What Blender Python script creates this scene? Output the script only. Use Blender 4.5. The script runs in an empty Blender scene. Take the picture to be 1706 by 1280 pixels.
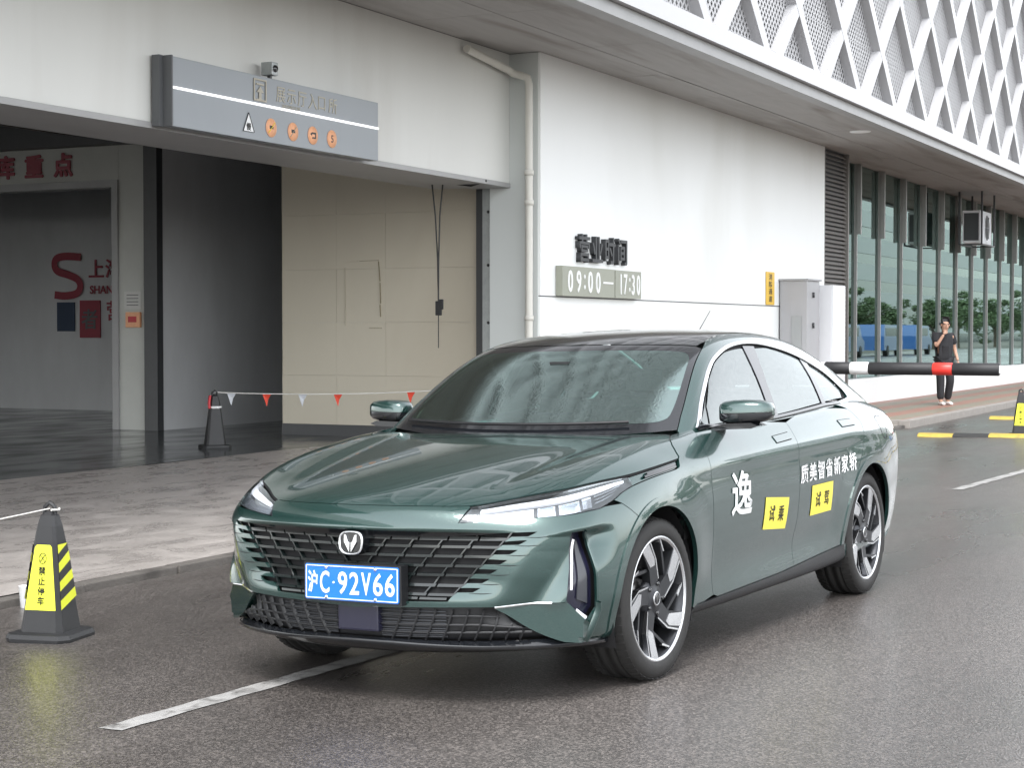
import bpy, bmesh, math, random
import numpy as np
from mathutils import Vector, Matrix, geometry
R = math.radians
random.seed(7)
scene = bpy.context.scene
COL = scene.collection

# ---------------------------------------------------------------- camera, sky, sun, exposure
# world axes: X runs along the building away from the camera, Y points into the building, Z up
cam_d = bpy.data.cameras.new('camera'); cam = bpy.data.objects.new('camera', cam_d); COL.objects.link(cam)
cam_d.sensor_width = 36; cam_d.lens = 2950 / 1706 * 36; cam_d.clip_start = .1; cam_d.clip_end = 2000
HEAD = math.atan(1451 / 2950); PITCH = .0292037
cam.location = (0, 0, 1.4334)
cam.rotation_euler = (R(90) - PITCH, 0, HEAD - R(90))
scene.camera = cam
world = bpy.data.worlds.new('World'); scene.world = world; world.use_nodes = True
wn = world.node_tree.nodes; wl = world.node_tree.links; wn.clear()
sky = wn.new('ShaderNodeTexSky'); sky.sky_type = 'NISHITA'; sky.sun_disc = False
SUN_EL, SUN_AZ = 58, 200            # azimuth of the light, degrees from +X towards +Y
sky.sun_elevation = R(SUN_EL); sky.sun_rotation = R(90 - SUN_AZ)
sky.air_density = 1.0; sky.dust_density = 1.0; sky.ozone_density = 1.0
hs = wn.new('ShaderNodeHueSaturation'); hs.inputs['Saturation'].default_value = .16
bg = wn.new('ShaderNodeBackground'); bg.inputs['Strength'].default_value = .15
wo = wn.new('ShaderNodeOutputWorld')
wl.new(sky.outputs[0], hs.inputs['Color']); wl.new(hs.outputs[0], bg.inputs[0]); wl.new(bg.outputs[0], wo.inputs[0])
sun_d = bpy.data.lights.new('sun', 'SUN'); sun_d.energy = .8; sun_d.angle = R(28); sun_d.color = (1, .985, .96)
sun = bpy.data.objects.new('sun', sun_d); COL.objects.link(sun); sun.location = (-6, -10, 20)
sd = Vector((math.cos(R(SUN_AZ)) * math.cos(R(SUN_EL)), math.sin(R(SUN_AZ)) * math.cos(R(SUN_EL)), math.sin(R(SUN_EL))))
sun.rotation_euler = sd.to_track_quat('Z', 'Y').to_euler()
scene.view_settings.view_transform = 'Standard'; scene.view_settings.look = 'None'
scene.view_settings.gamma = 1.0; scene.view_settings.use_curve_mapping = False
scene.view_settings.exposure = 1.97
scene.render.engine = 'CYCLES'
scene.cycles.max_bounces = 8; scene.cycles.transparent_max_bounces = 16
scene.cycles.use_denoising = True
scene.cycles.caustics_reflective = False; scene.cycles.caustics_refractive = False

# ---------------------------------------------------------------- materials
def nodes_of(m):
    m.use_nodes = True; return m.node_tree.nodes, m.node_tree.links
def pbr(name, col, rough=.6, metal=0., coat=0., coat_rough=.05, var=0., vscale=4., bump=0., bscale=60., spec=.5,
        emit=None, estr=0., stain=None, stscale=1.2, stretch=None, bdist=.01, rvar=0.):
    """procedural principled material: base colour with noise variation, optional soft stains and fine relief"""
    m = bpy.data.materials.new(name); n, l = nodes_of(m); b = n['Principled BSDF']
    b.inputs['Base Color'].default_value = (*col, 1); b.inputs['Roughness'].default_value = rough
    b.inputs['Metallic'].default_value = metal; b.inputs['Coat Weight'].default_value = coat
    b.inputs['Coat Roughness'].default_value = coat_rough; b.inputs['Specular IOR Level'].default_value = spec
    if emit: b.inputs['Emission Color'].default_value = (*emit, 1); b.inputs['Emission Strength'].default_value = estr
    tc = n.new('ShaderNodeTexCoord'); co = tc.outputs['Object']
    if stretch:
        mp = n.new('ShaderNodeMapping'); mp.inputs['Scale'].default_value = stretch; l.new(co, mp.inputs[0]); co = mp.outputs[0]
    src = None
    if var:
        t = n.new('ShaderNodeTexNoise'); t.inputs['Scale'].default_value = vscale; t.inputs['Detail'].default_value = 8; t.inputs['Roughness'].default_value = .65
        l.new(co, t.inputs['Vector'])
        mx = n.new('ShaderNodeMix'); mx.data_type = 'RGBA'
        mx.inputs['A'].default_value = (*[c * (1 - var) for c in col], 1); mx.inputs['B'].default_value = (*[min(1, c * (1 + var)) for c in col], 1)
        l.new(t.outputs['Fac'], mx.inputs['Factor']); src = mx.outputs['Result']
    if stain:
        t2 = n.new('ShaderNodeTexNoise'); t2.inputs['Scale'].default_value = stscale; t2.inputs['Detail'].default_value = 6; t2.inputs['Distortion'].default_value = .6
        l.new(co, t2.inputs['Vector'])
        rp = n.new('ShaderNodeValToRGB'); rp.color_ramp.elements[0].position = .5; rp.color_ramp.elements[1].position = .72
        l.new(t2.outputs['Fac'], rp.inputs[0])
        mx2 = n.new('ShaderNodeMix'); mx2.data_type = 'RGBA'; mx2.inputs['A'].default_value = (*col, 1); mx2.inputs['B'].default_value = (*stain, 1)
        if src: l.new(src, mx2.inputs['A'])
        l.new(rp.outputs[0], mx2.inputs['Factor']); src = mx2.outputs['Result']
    if src: l.new(src, b.inputs['Base Color'])
    if rvar:
        t4 = n.new('ShaderNodeTexNoise'); t4.inputs['Scale'].default_value = vscale * .6; t4.inputs['Detail'].default_value = 5
        l.new(co, t4.inputs['Vector'])
        mr = n.new('ShaderNodeMapRange'); mr.inputs['From Min'].default_value = .35; mr.inputs['From Max'].default_value = .65
        mr.inputs['To Min'].default_value = max(.02, rough - rvar); mr.inputs['To Max'].default_value = min(1, rough + rvar)
        l.new(t4.outputs['Fac'], mr.inputs[0]); l.new(mr.outputs[0], b.inputs['Roughness'])
    if bump:
        t3 = n.new('ShaderNodeTexNoise'); t3.inputs['Scale'].default_value = bscale; t3.inputs['Detail'].default_value = 5
        l.new(tc.outputs['Object'], t3.inputs['Vector'])
        bp = n.new('ShaderNodeBump'); bp.inputs['Strength'].default_value = bump; bp.inputs['Distance'].default_value = bdist
        l.new(t3.outputs['Fac'], bp.inputs['Height']); l.new(bp.outputs[0], b.inputs['Normal'])
    return m

def glass_mat(name, tint, refl=.35, rough=.02, bump=0., bscale=30., ior=1.5, dirt=0., dcol=(.6, .62, .62), gcol=(.95, 1, .99)):
    """thin pane: tinted see-through plus a sharp reflection that grows towards grazing"""
    m = bpy.data.materials.new(name); n, l = nodes_of(m); n.clear()
    out = n.new('ShaderNodeOutputMaterial'); tr = n.new('ShaderNodeBsdfTransparent'); gl = n.new('ShaderNodeBsdfGlossy')
    tr.inputs[0].default_value = (*tint, 1); gl.inputs['Roughness'].default_value = rough
    gl.inputs['Color'].default_value = (*gcol, 1)
    fr = n.new('ShaderNodeFresnel'); fr.inputs['IOR'].default_value = ior
    ad = n.new('ShaderNodeMath'); ad.operation = 'MULTIPLY_ADD'; ad.inputs[1].default_value = 1 - refl; ad.inputs[2].default_value = refl; ad.use_clamp = True
    mx = n.new('ShaderNodeMixShader'); l.new(fr.outputs[0], ad.inputs[0]); l.new(ad.outputs[0], mx.inputs[0])
    l.new(tr.outputs[0], mx.inputs[1]); l.new(gl.outputs[0], mx.inputs[2]); last = mx.outputs[0]
    tc = n.new('ShaderNodeTexCoord')
    if bump:
        t = n.new('ShaderNodeTexVoronoi'); t.inputs['Scale'].default_value = bscale; t.feature = 'SMOOTH_F1'
        l.new(tc.outputs['Object'], t.inputs['Vector'])
        b = n.new('ShaderNodeBump'); b.inputs['Strength'].default_value = bump; b.inputs['Distance'].default_value = .002
        l.new(t.outputs['Distance'], b.inputs['Height'])
        l.new(b.outputs[0], gl.inputs['Normal'])
    if dirt:
        df = n.new('ShaderNodeBsdfDiffuse'); df.inputs[0].default_value = (*dcol, 1)
        nz = n.new('ShaderNodeTexNoise'); nz.inputs['Scale'].default_value = 55; nz.inputs['Detail'].default_value = 6; l.new(tc.outputs['Object'], nz.inputs['Vector'])
        rp = n.new('ShaderNodeMapRange'); rp.inputs['From Min'].default_value = .4; rp.inputs['From Max'].default_value = .7; rp.inputs['To Max'].default_value = dirt
        l.new(nz.outputs['Fac'], rp.inputs[0]); m2 = n.new('ShaderNodeMixShader')
        l.new(rp.outputs[0], m2.inputs[0]); l.new(last, m2.inputs[1]); l.new(df.outputs[0], m2.inputs[2]); last = m2.outputs[0]
    l.new(last, out.inputs[0]); return m

# ---------------------------------------------------------------- mesh helpers
def obj(name, me, mat=None, parent=None, loc=None, rot=None):
    o = bpy.data.objects.new(name, me); COL.objects.link(o)
    if mat is not None and me is not None and not me.materials:
        for mm in (mat if isinstance(mat, (list, tuple)) else [mat]): me.materials.append(mm)
    if parent is not None: o.parent = parent
    if loc is not None: o.location = loc
    if rot is not None: o.rotation_euler = rot
    return o
def tag(o, label, cat, group=None):
    o['label'] = label; o['category'] = cat
    if group: o['group'] = group
    return o
def thing(name, label, cat, loc=(0, 0, 0), rotz=0., group=None):
    o = bpy.data.objects.new(name, None); COL.objects.link(o); o.empty_display_size = .2
    o.location = loc; o.rotation_euler = (0, 0, rotz); return tag(o, label, cat, group)
def struct(o): o['kind'] = 'structure'; return o
def mesh(verts, faces, normals=None, smooth=False, name='m'):
    me = bpy.data.meshes.new(name); me.from_pydata([tuple(map(float, v)) for v in verts], [], [tuple(int(i) for i in f) for f in faces])
    if smooth or normals is not None: me.polygons.foreach_set('use_smooth', [True] * len(me.polygons))
    if normals is not None: me.normals_split_custom_set_from_vertices([tuple(map(float, n)) for n in normals])
    me.update(); return me
class MB:
    """collects shapes into one mesh"""
    def __init__(s): s.v = []; s.f = []; s.sm = []
    def add(s, v, f, sm=False):
        k = len(s.v); s.v += [tuple(map(float, p)) for p in v]; s.f += [tuple(i + k for i in q) for q in f]; s.sm += [sm] * len(f); return s
    def box(s, x0, x1, y0, y1, z0, z1, b=0.):
        if b <= 0:
            return s.add([(x0,y0,z0),(x1,y0,z0),(x1,y1,z0),(x0,y1,z0),(x0,y0,z1),(x1,y0,z1),(x1,y1,z1),(x0,y1,z1)],
                  [(0,3,2,1),(4,5,6,7),(0,1,5,4),(1,2,6,5),(2,3,7,6),(3,0,4,7)])
        bm = bmesh.new(); bmesh.ops.create_cube(bm, size=1)
        bmesh.ops.scale(bm, vec=(x1 - x0, y1 - y0, z1 - z0), verts=bm.verts); bmesh.ops.translate(bm, vec=((x0+x1)/2,(y0+y1)/2,(z0+z1)/2), verts=bm.verts)
        bmesh.ops.bevel(bm, geom=bm.edges[:], offset=b, segments=2, affect='EDGES', profile=.7)
        bm.verts.index_update(); s.add([v.co[:] for v in bm.verts], [[v.index for v in f.verts] for f in bm.faces]); bm.free(); return s
    def tube(s, pts, r, seg=8, caps=True, sm=True):
        pts = [Vector(p) for p in pts]; n = len(pts); rs = r if isinstance(r, (list, tuple)) else [r] * n
        vs = []; up = None
        for i, p in enumerate(pts):
            t = (pts[min(i+1,n-1)] - pts[max(i-1,0)]).normalized()
            if up is None: up = Vector((0,0,1)) if abs(t.z) < .9 else Vector((1,0,0))
            a = t.cross(up).normalized(); b = a.cross(t).normalized(); up = b
            for k in range(seg):
                w = 2*math.pi*k/seg; vs.append(p + (a*math.cos(w) + b*math.sin(w))*rs[i])
        f = []
        for i in range(n-1):
            for k in range(seg):
                k2 = (k+1) % seg; f.append((i*seg+k, i*seg+k2, (i+1)*seg+k2, (i+1)*seg+k))
        k0 = len(s.f); s.add(vs, f, sm)
        if caps: s.add([vs[k] for k in range(seg)], [tuple(range(seg))[::-1]]); s.add([vs[(n-1)*seg+k] for k in range(seg)], [tuple(range(seg))])
        return s
    def lathe(s, prof, seg=32, axis='z', c=(0,0,0), sm=True, caps=False):
        vs = []; n = len(prof)
        for k in range(seg):
            w = 2*math.pi*k/seg; cs, sn = math.cos(w), math.sin(w)
            for r, h in prof:
                p = {'z': (r*cs, r*sn, h), 'y': (r*sn, h, r*cs), 'x': (h, r*cs, r*sn)}[axis]
                vs.append((p[0]+c[0], p[1]+c[1], p[2]+c[2]))
        f = []
        for k in range(seg):
            k2 = (k+1) % seg
            for i in range(n-1): f.append((k*n+i, k2*n+i, k2*n+i+1, k*n+i+1))
        return s.add(vs, f, sm)
    def prism(s, poly, z0, z1, axis='z', inset=0.):
        """extrude a 2-D polygon; axis names the extrusion axis (x: poly=(y,z), y: poly=(x,z), z: poly=(x,y))"""
        n = len(poly)
        def P(p, h): return {'z': (p[0], p[1], h), 'y': (p[0], h, p[1]), 'x': (h, p[0], p[1])}[axis]
        vs = [P(p, z0) for p in poly] + [P(p, z1) for p in poly]
        f = [tuple(range(n))[::-1], tuple(range(n, 2*n))] + [(i, (i+1) % n, n+(i+1) % n, n+i) for i in range(n)]
        return s.add(vs, f)
    def beam(s, a, b, w, h, up=(0,0,1)):
        a, b = Vector(a), Vector(b); t = (b-a).normalized(); u = Vector(up); x = t.cross(u).normalized(); y = x.cross(t).normalized()
        vs = []
        for p in (a, b):
            for i, j in ((-1,-1),(1,-1),(1,1),(-1,1)): vs.append(p + x*(w/2*i) + y*(h/2*j))
        return s.add(vs, [(0,3,2,1),(4,5,6,7),(0,1,5,4),(1,2,6,5),(2,3,7,6),(3,0,4,7)])
    def me(s, fix=True):
        m = bpy.data.meshes.new('m'); m.from_pydata(s.v, [], s.f)
        m.polygons.foreach_set('use_smooth', s.sm)
        if fix:
            bm = bmesh.new(); bm.from_mesh(m); bmesh.ops.recalc_face_normals(bm, faces=bm.faces); bm.to_mesh(m); bm.free()
        m.update(); return m
    def build(s, name, mat, parent=None, loc=None, rot=None): return obj(name, s.me(), mat, parent, loc, rot)

def text_mesh(body, size=1., depth=0., bold=0., align='CENTER', sx=1.):
    c = bpy.data.curves.new('t', 'FONT'); c.body = body; c.size = 1; c.extrude = depth/size; c.offset = min(bold/size, .01) if ord(body[0]) > 0x2e80 else bold/size; c.align_x = align; c.align_y = 'CENTER'; c.resolution_u = 3
    o = bpy.data.objects.new('t', c); COL.objects.link(o); bpy.context.view_layer.update()
    me = bpy.data.meshes.new_from_object(o.evaluated_get(bpy.context.evaluated_depsgraph_get()))
    bpy.data.objects.remove(o); bpy.data.curves.remove(c)
    co = np.zeros(len(me.vertices)*3); me.vertices.foreach_get('co', co); co = co.reshape(-1,3)*size
    if len(co):
        mid = (co.min(0)+co.max(0))/2; co[:, :2] -= mid[:2]; co[:, 0] *= sx
        me.vertices.foreach_set('co', co.ravel()); me.update()
    me.materials.clear()
    ex = bold - .01*size
    if ord(body[0]) > 0x2e80 and ex > .0005*size:          # heavier strokes: nudged copies, each a hair higher
        bm = bmesh.new()
        for i, (dx, dy) in enumerate(((ex, 0), (-ex, 0), (0, ex), (0, -ex))):
            t = me.copy(); t.transform(Matrix.Translation((dx, dy, .00025*i))); bm.from_mesh(t); bpy.data.meshes.remove(t)
        bm.to_mesh(me); bm.free()
    return me
def copy_tree(o, parent=None):
    c = o.copy(); COL.objects.link(c); c.parent = parent
    for ch in list(o.children): copy_tree(ch, c)
    return c
# ---------------------------------------------------------------- ground, road, forecourt
def road_z(y): return -.01925*min(max(y - 2.65, 0), 4.2)
def asphalt():
    m = bpy.data.materials.new('wet_asphalt'); n, l = nodes_of(m); b = n['Principled BSDF']; b.inputs['Coat Weight'].default_value = .22; b.inputs['Coat Roughness'].default_value = .25
    tc = n.new('ShaderNodeTexCoord'); co = tc.outputs['Object']
    v = n.new('ShaderNodeTexVoronoi'); v.inputs['Scale'].default_value = 120; l.new(co, v.inputs['Vector'])      # stones
    v2 = n.new('ShaderNodeTexNoise'); v2.inputs['Scale'].default_value = 160; v2.inputs['Detail'].default_value = 3; l.new(co, v2.inputs['Vector'])
    big = n.new('ShaderNodeTexNoise'); big.inputs['Scale'].default_value = .55; big.inputs['Detail'].default_value = 7; big.inputs['Roughness'].default_value = .6; mpb = n.new('ShaderNodeMapping'); mpb.inputs['Scale'].default_value = (.3, 1.1, 1); l.new(co, mpb.inputs[0]); l.new(mpb.outputs[0], big.inputs['Vector'])
    rp = n.new('ShaderNodeValToRGB'); e = rp.color_ramp.elements; e[0].position = .0; e[0].color = (.046, .041, .038, 1); e[1].position = 1; e[1].color = (.165, .147, .135, 1)
    x = rp.color_ramp.elements.new(.55); x.color = (.080, .072, .067, 1)
    sep = n.new('ShaderNodeSeparateColor'); l.new(v.outputs['Color'], sep.inputs[0]); l.new(sep.outputs[0], rp.inputs[0])
    mx = n.new('ShaderNodeMix'); mx.data_type = 'RGBA'; mx.blend_type = 'MULTIPLY'; mx.inputs['Factor'].default_value = 1
    r2 = n.new('ShaderNodeMapRange'); r2.inputs['From Min'].default_value = .3; r2.inputs['From Max'].default_value = .7; r2.inputs['To Min'].default_value = 1.22; r2.inputs['To Max'].default_value = .68
    l.new(big.outputs['Fac'], r2.inputs[0]); l.new(rp.outputs[0], mx.inputs['A']); l.new(r2.outputs[0], mx.inputs['B']); l.new(mx.outputs['Result'], b.inputs['Base Color'])
    r3 = n.new('ShaderNodeMapRange'); r3.inputs['From Min'].default_value = .35; r3.inputs['From Max'].default_value = .66; r3.inputs['To Min'].default_value = .46; r3.inputs['To Max'].default_value = .22
    l.new(big.outputs['Fac'], r3.inputs[0]); l.new(r3.outputs[0], b.inputs['Roughness'])
    bp = n.new('ShaderNodeBump'); bp.inputs['Strength'].default_value = .4; bp.inputs['Distance'].default_value = .004
    ad = n.new('ShaderNodeMath'); ad.operation = 'ADD'; l.new(v.outputs['Distance'], ad.inputs[0]); l.new(v2.outputs['Fac'], ad.inputs[1])
    l.new(ad.outputs[0], bp.inputs['Height']); l.new(bp.outputs[0], b.inputs['Normal']); return m
M_asph = asphalt()
def concrete(name, a, bcol, rough=.5, streak=(1.2, 5, 1), wet=.25):
    m = bpy.data.materials.new(name); n, l = nodes_of(m); b = n['Principled BSDF']
    tc = n.new('ShaderNodeTexCoord'); mp = n.new('ShaderNodeMapping'); mp.inputs['Scale'].default_value = streak; mp.inputs['Rotation'].default_value = (0, 0, R(12)); l.new(tc.outputs['Object'], mp.inputs[0])
    t = n.new('ShaderNodeTexNoise'); t.inputs['Scale'].default_value = 1.1; t.inputs['Detail'].default_value = 10; t.inputs['Roughness'].default_value = .68; t.inputs['Distortion'].default_value = .5; l.new(mp.outputs[0], t.inputs['Vector'])
    f = n.new('ShaderNodeTexNoise'); f.inputs['Scale'].default_value = 70; f.inputs['Detail'].default_value = 4; l.new(tc.outputs['Object'], f.inputs['Vector'])
    rp = n.new('ShaderNodeValToRGB'); e = rp.color_ramp.elements; e[0].position = .22; e[0].color = (*a, 1); e[1].position = .74; e[1].color = (*bcol, 1); l.new(t.outputs['Fac'], rp.inputs[0])
    mx = n.new('ShaderNodeMix'); mx.data_type = 'RGBA'; mx.blend_type = 'OVERLAY'; mx.inputs['Factor'].default_value = .35; l.new(rp.outputs[0], mx.inputs['A']); l.new(f.outputs['Fac'], mx.inputs['B']); l.new(mx.outputs['Result'], b.inputs['Base Color'])
    r3 = n.new('ShaderNodeMapRange'); r3.inputs['From Min'].default_value = .35; r3.inputs['From Max'].default_value = .65; r3.inputs['To Min'].default_value = max(.05, rough-wet); r3.inputs['To Max'].default_value = rough+.1
    l.new(t.outputs['Fac'], r3.inputs[0]); l.new(r3.outputs[0], b.inputs['Roughness'])
    bp = n.new('ShaderNodeBump'); bp.inputs['Strength'].default_value = .25; bp.inputs['Distance'].default_value = .006; l.new(f.outputs['Fac'], bp.inputs['Height']); l.new(bp.outputs[0], b.inputs['Normal']); return m
M_apron = concrete('apron_concrete', (.255, .232, .215), (.40, .37, .345), .40, (1.6, 3.6, 1))
M_kerb = pbr('kerb_stone', (.11, .10, .09), .7, var=.35, vscale=5, bump=.4, bscale=60, stain=(.05, .045, .04), stscale=2.5)
M_kerb2 = pbr('pavement_kerb_stone', (.26, .24, .22), .7, var=.3, vscale=3, bump=.3, bscale=60)
M_floor = pbr('epoxy_floor', (.085, .09, .09), .16, var=.3, vscale=1.5, rvar=.09, stretch=(1, 2.5, 1))
M_dirt = pbr('bare_ground', (.16, .155, .14), .9, var=.3, vscale=.3)
M_mark = pbr('road_paint', (.34, .335, .325), .5, var=.3, vscale=22, stain=(.10, .095, .09), stscale=11, bump=.4, bscale=120)
def sheet(name, pts, mat):
    return struct(obj(name, mesh(pts, [tuple(range(len(pts)))]), mat))
sheet('ground', [(-300, -400, -.16), (700, -400, -.16), (700, 400, -.16), (-300, 400, -.16)], M_dirt)
ys = [-14, 0, 2.65, 4.0, 5.4, 6.76]; v = [(x, y, road_z(y)) for x in (-60, 160) for y in ys]; k = len(ys)
struct(obj('road', mesh(v, [(i, k+i, k+i+1, i+1) for i in range(k-1)]), M_asph))
kerb = struct(obj('kerb', None)); 
x = -6.0; kk = 0
while x < 27.6:                                   # edge of the forecourt: worn kerb pieces
    L = 1.0 + .12*math.sin(kk*2.1)
    mb = MB(); mb.box(0, L-.012, 0, .11, -.14, .0, .008); mb.build('kerb_stone', M_kerb, kerb, (x, 6.745 + .006*math.sin(kk*3.7), -.030 + .004*math.sin(kk*1.3))); x += L; kk += 1
v = []
for xx in np.linspace(-8, 27.9, 40):
    for y, z in ((6.86, -.034), (8.2, .012), (9.6, .06), (11.15, .10)): v.append((xx, y, z + .004*math.sin(xx*1.7+y)))
f = [(i*4+j, (i+1)*4+j, (i+1)*4+j+1, i*4+j+1) for i in range(39) for j in range(3)]
struct(obj('forecourt', mesh(v, f, smooth=True), M_apron))
sheet('garage_floor', [(-8, 11.15, .101), (35, 11.15, .101), (35, 26, .101), (-8, 26, .101)], M_floor)
# lane dashes (worn paint, a few millimetres above the asphalt)
def dash(x0, y0, x1, y1, w=.11):
    mb = MB(); n_ = 24; vs = []
    for i in range(n_+1):
        t = i/n_; x, y = x0+(x1-x0)*t, y0+(y1-y0)*t; j = .006*math.sin(i*2.3)
        vs += [(x, y-w/2+j, road_z(y-w/2)+.004), (x, y+w/2-j, road_z(y+w/2)+.004)]
    mb.add(vs, [(2*i, 2*i+2, 2*i+3, 2*i+1) for i in range(n_)]); return struct(mb.build('lane_marking', M_mark))
dash(5.15, 4.18, 8.0, 4.0); dash(16.4, 3.50, 20.4, 3.24); dash(26, 2.9, 30, 2.66)
# pavement along the glass front
M_tile = bpy.data.materials.new('pavement_tiles'); n, l = nodes_of(M_tile); b = n['Principled BSDF']; b.inputs['Roughness'].default_value = .45
tc = n.new('ShaderNodeTexCoord'); bk = n.new('ShaderNodeTexBrick'); bk.inputs['Scale'].default_value = 2.5; bk.inputs['Color1'].default_value = (.30, .14, .10, 1); bk.inputs['Color2'].default_value = (.22, .20, .165, 1); bk.inputs['Mortar'].default_value = (.1, .1, .09, 1); bk.inputs['Mortar Size'].default_value = .012
l.new(tc.outputs['Object'], bk.inputs['Vector']); wv = n.new('ShaderNodeTexWave'); wv.bands_direction = 'Y'; wv.inputs['Scale'].default_value = .42; wv.inputs['Distortion'].default_value = .4; l.new(tc.outputs['Object'], wv.inputs['Vector'])
rp = n.new('ShaderNodeValToRGB'); rp.color_ramp.interpolation = 'CONSTANT'; e = rp.color_ramp.elements; e[0].color = (.34, .13, .09, 1); e[1].position = .5; e[1].color = (.20, .215, .16, 1); l.new(wv.outputs['Fac'], rp.inputs[0])
mx = n.new('ShaderNodeMix'); mx.data_type = 'RGBA'; mx.inputs['Factor'].default_value = .5; l.new(rp.outputs[0], mx.inputs['A']); l.new(bk.outputs['Color'], mx.inputs['B']); l.new(mx.outputs['Result'], b.inputs['Base Color'])
sheet('pavement', [(28.0, 6.86, .035), (90, 6.86, .035), (90, 9.12, .035), (28.0, 9.12, .035)], M_tile)
pk = struct(obj('pavement_kerb', None)); x = 27.75
while x < 60:
    mb = MB(); mb.box(0, .985, 0, .18, -.25, .0, .012); mb.build('kerb_stone', M_kerb2, pk, (x, 6.67, .042)); x += 1.0
for i in range(2):
    mb = MB(); mb.box(0, .18, 0, .88, -.25, 0, .012); mb.build('kerb_stone', M_kerb2, pk, (27.80, 6.86+.9*i, .042))

# ---------------------------------------------------------------- the building
M_white_w = pbr('white_render', (.83, .845, .84), .55, var=.03, vscale=.8, stain=(.74, .75, .73), stscale=.35, bump=.08, bscale=30, stretch=(1, 1, .35))
M_head = pbr('header_render', (.66, .665, .64), .6, var=.05, vscale=.7, stain=(.58, .575, .545), stscale=.6, stretch=(1.5, 1, .25))
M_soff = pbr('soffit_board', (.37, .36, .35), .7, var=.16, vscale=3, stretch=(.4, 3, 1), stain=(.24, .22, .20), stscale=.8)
M_fasc = pbr('white_aluminium', (.43, .43, .44), .35, var=.04, vscale=2)
M_fasg = pbr('grey_aluminium', (.33, .33, .33), .45, var=.15, vscale=3)
M_dark = pbr('dark_steel', (.045, .047, .05), .45, var=.2, vscale=8)
M_gar = pbr('garage_wall', (.55, .56, .53), .75, var=.12, vscale=2)
M_gard = pbr('dark_garage_wall', (.55, .56, .57), .8, var=.2, vscale=1.2, stretch=(1, 1, .4))
M_beige = pbr('beige_panel', (.60, .555, .455), .62, var=.05, vscale=.9, stain=(.53, .48, .385), stscale=.5, stretch=(1, 1, .4))
M_galv = pbr('galvanised_steel', (.36, .38, .38), .45, metal=.6, var=.3, vscale=14)
M_pale = pbr('pale_pilaster', (.56, .59, .58), .6, var=.04, vscale=.8, stretch=(1, 1, .3))
SOF = 4.72
bld = thing('building', 'white exhibition hall with lattice screen above a grey soffit and open garage', 'building', (18.85, 8.9, 0))
def B(mb, name, mat, parent=None):
    o = mb.build(name, mat, parent or bld)
    o.location = (-18.85, -8.9, 0) if (parent is None or parent is bld) else o.location; return o
def group(name): e = obj(name, None, None, bld); e.location = (-18.85, -8.9, 0); e.empty_display_size = .2; return e
def bx(name, mat, x0, x1, y0, y1, z0, z1, parent=None, b=0.):
    mb = MB(); mb.box(x0, x1, y0, y1, z0, z1, b); return B(mb, name, mat, parent)
# white front: upper and lower panel with a shadow joint
bx('wall', M_white_w, 18.85, 30.62, 8.90, 9.15, 1.868, SOF-.002)
bx('wall', M_white_w, 18.85, 30.62, 8.905, 9.15, -.1, 1.856)
bx('wall_joint', M_dark, 18.86, 28.4, 8.897, 9.10, 1.8565, 1.8675)
bx('wall', M_white_w, 19.80, 30.60, 9.16, 12.0, -.1, SOF-.003)
bx('pilaster', M_pale, 18.84, 18.95, 8.93, 9.56, -.1, SOF-.004)
# header beam over the garage mouth
bx('header_beam', M_head, -8, 18.845, 9.30, 9.75, 3.20, SOF-.003, b=.006)
bx('header_trim', M_fasg, -8, 18.845, 9.285, 9.80, 3.145, 3.197)
bx('header_lining', M_fasg, -8, 18.845, 9.82, 10.3, 3.16, 3.40)
bx('ceiling', M_dark, -8, 35, 9.76, 26, 4.32, 4.45)
cs = MB()
for k in range(58):
    y = 10.4 + .1*k; cs.box(-8, 19.15, y, y+.055, 4.12, 4.20)
o = B(cs, 'ceiling_slats', pbr('ceiling_metal', (.12, .105, .095), .5)); o['kind'] = 'stuff'
bx('ceiling_drop', M_dark, 19.2, 19.39, 12.88, 25, 3.99, 4.32)
# beige end wall of the garage mouth: panels with open joints on a plinth
bw = group('beige_wall')
zs = [.245, .88, 1.56, 2.24, 2.94, 3.62, 4.33]; yy = [9.975, 11.32, 12.05, 12.88]
for i in range(len(yy)-1):
    for j in range(len(zs)-1):
        mb = MB(); mb.box(19.40+.002*((i+j) % 2), 19.46, yy[i]+.001, yy[i+1]-.001, zs[j]+.001, zs[j+1]-.001); mb.build('wall_panel', M_beige, bw)
bx('wall_core', M_gard, 19.455, 19.75, 9.75, 12.88, .09, 4.33); bx('plinth', M_dark, 19.385, 19.452, 9.975, 12.88, .09, .243)
# sectional door track at the jamb
bx('door_seal', M_dark, 19.28, 19.45, 9.872, 9.972, .09, 4.3)
tr_ = group('door_track')
mb = MB(); mb.box(19.25, 19.45, 9.70, 9.72, .06, 3.9); mb.box(19.25, 19.27, 9.721, 9.87, .06, 3.9); mb.build('track_rail', M_galv, tr_)
for z in (.9, 1.55, 2.25, 2.9):
    mb = MB(); mb.lathe([(0, -.02), (.012, -.02), (.012, .0), (.02, 0)], 8, 'x', (19.248, 9.79, z)); mb.build('track_bolt', M_dark, tr_)
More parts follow.
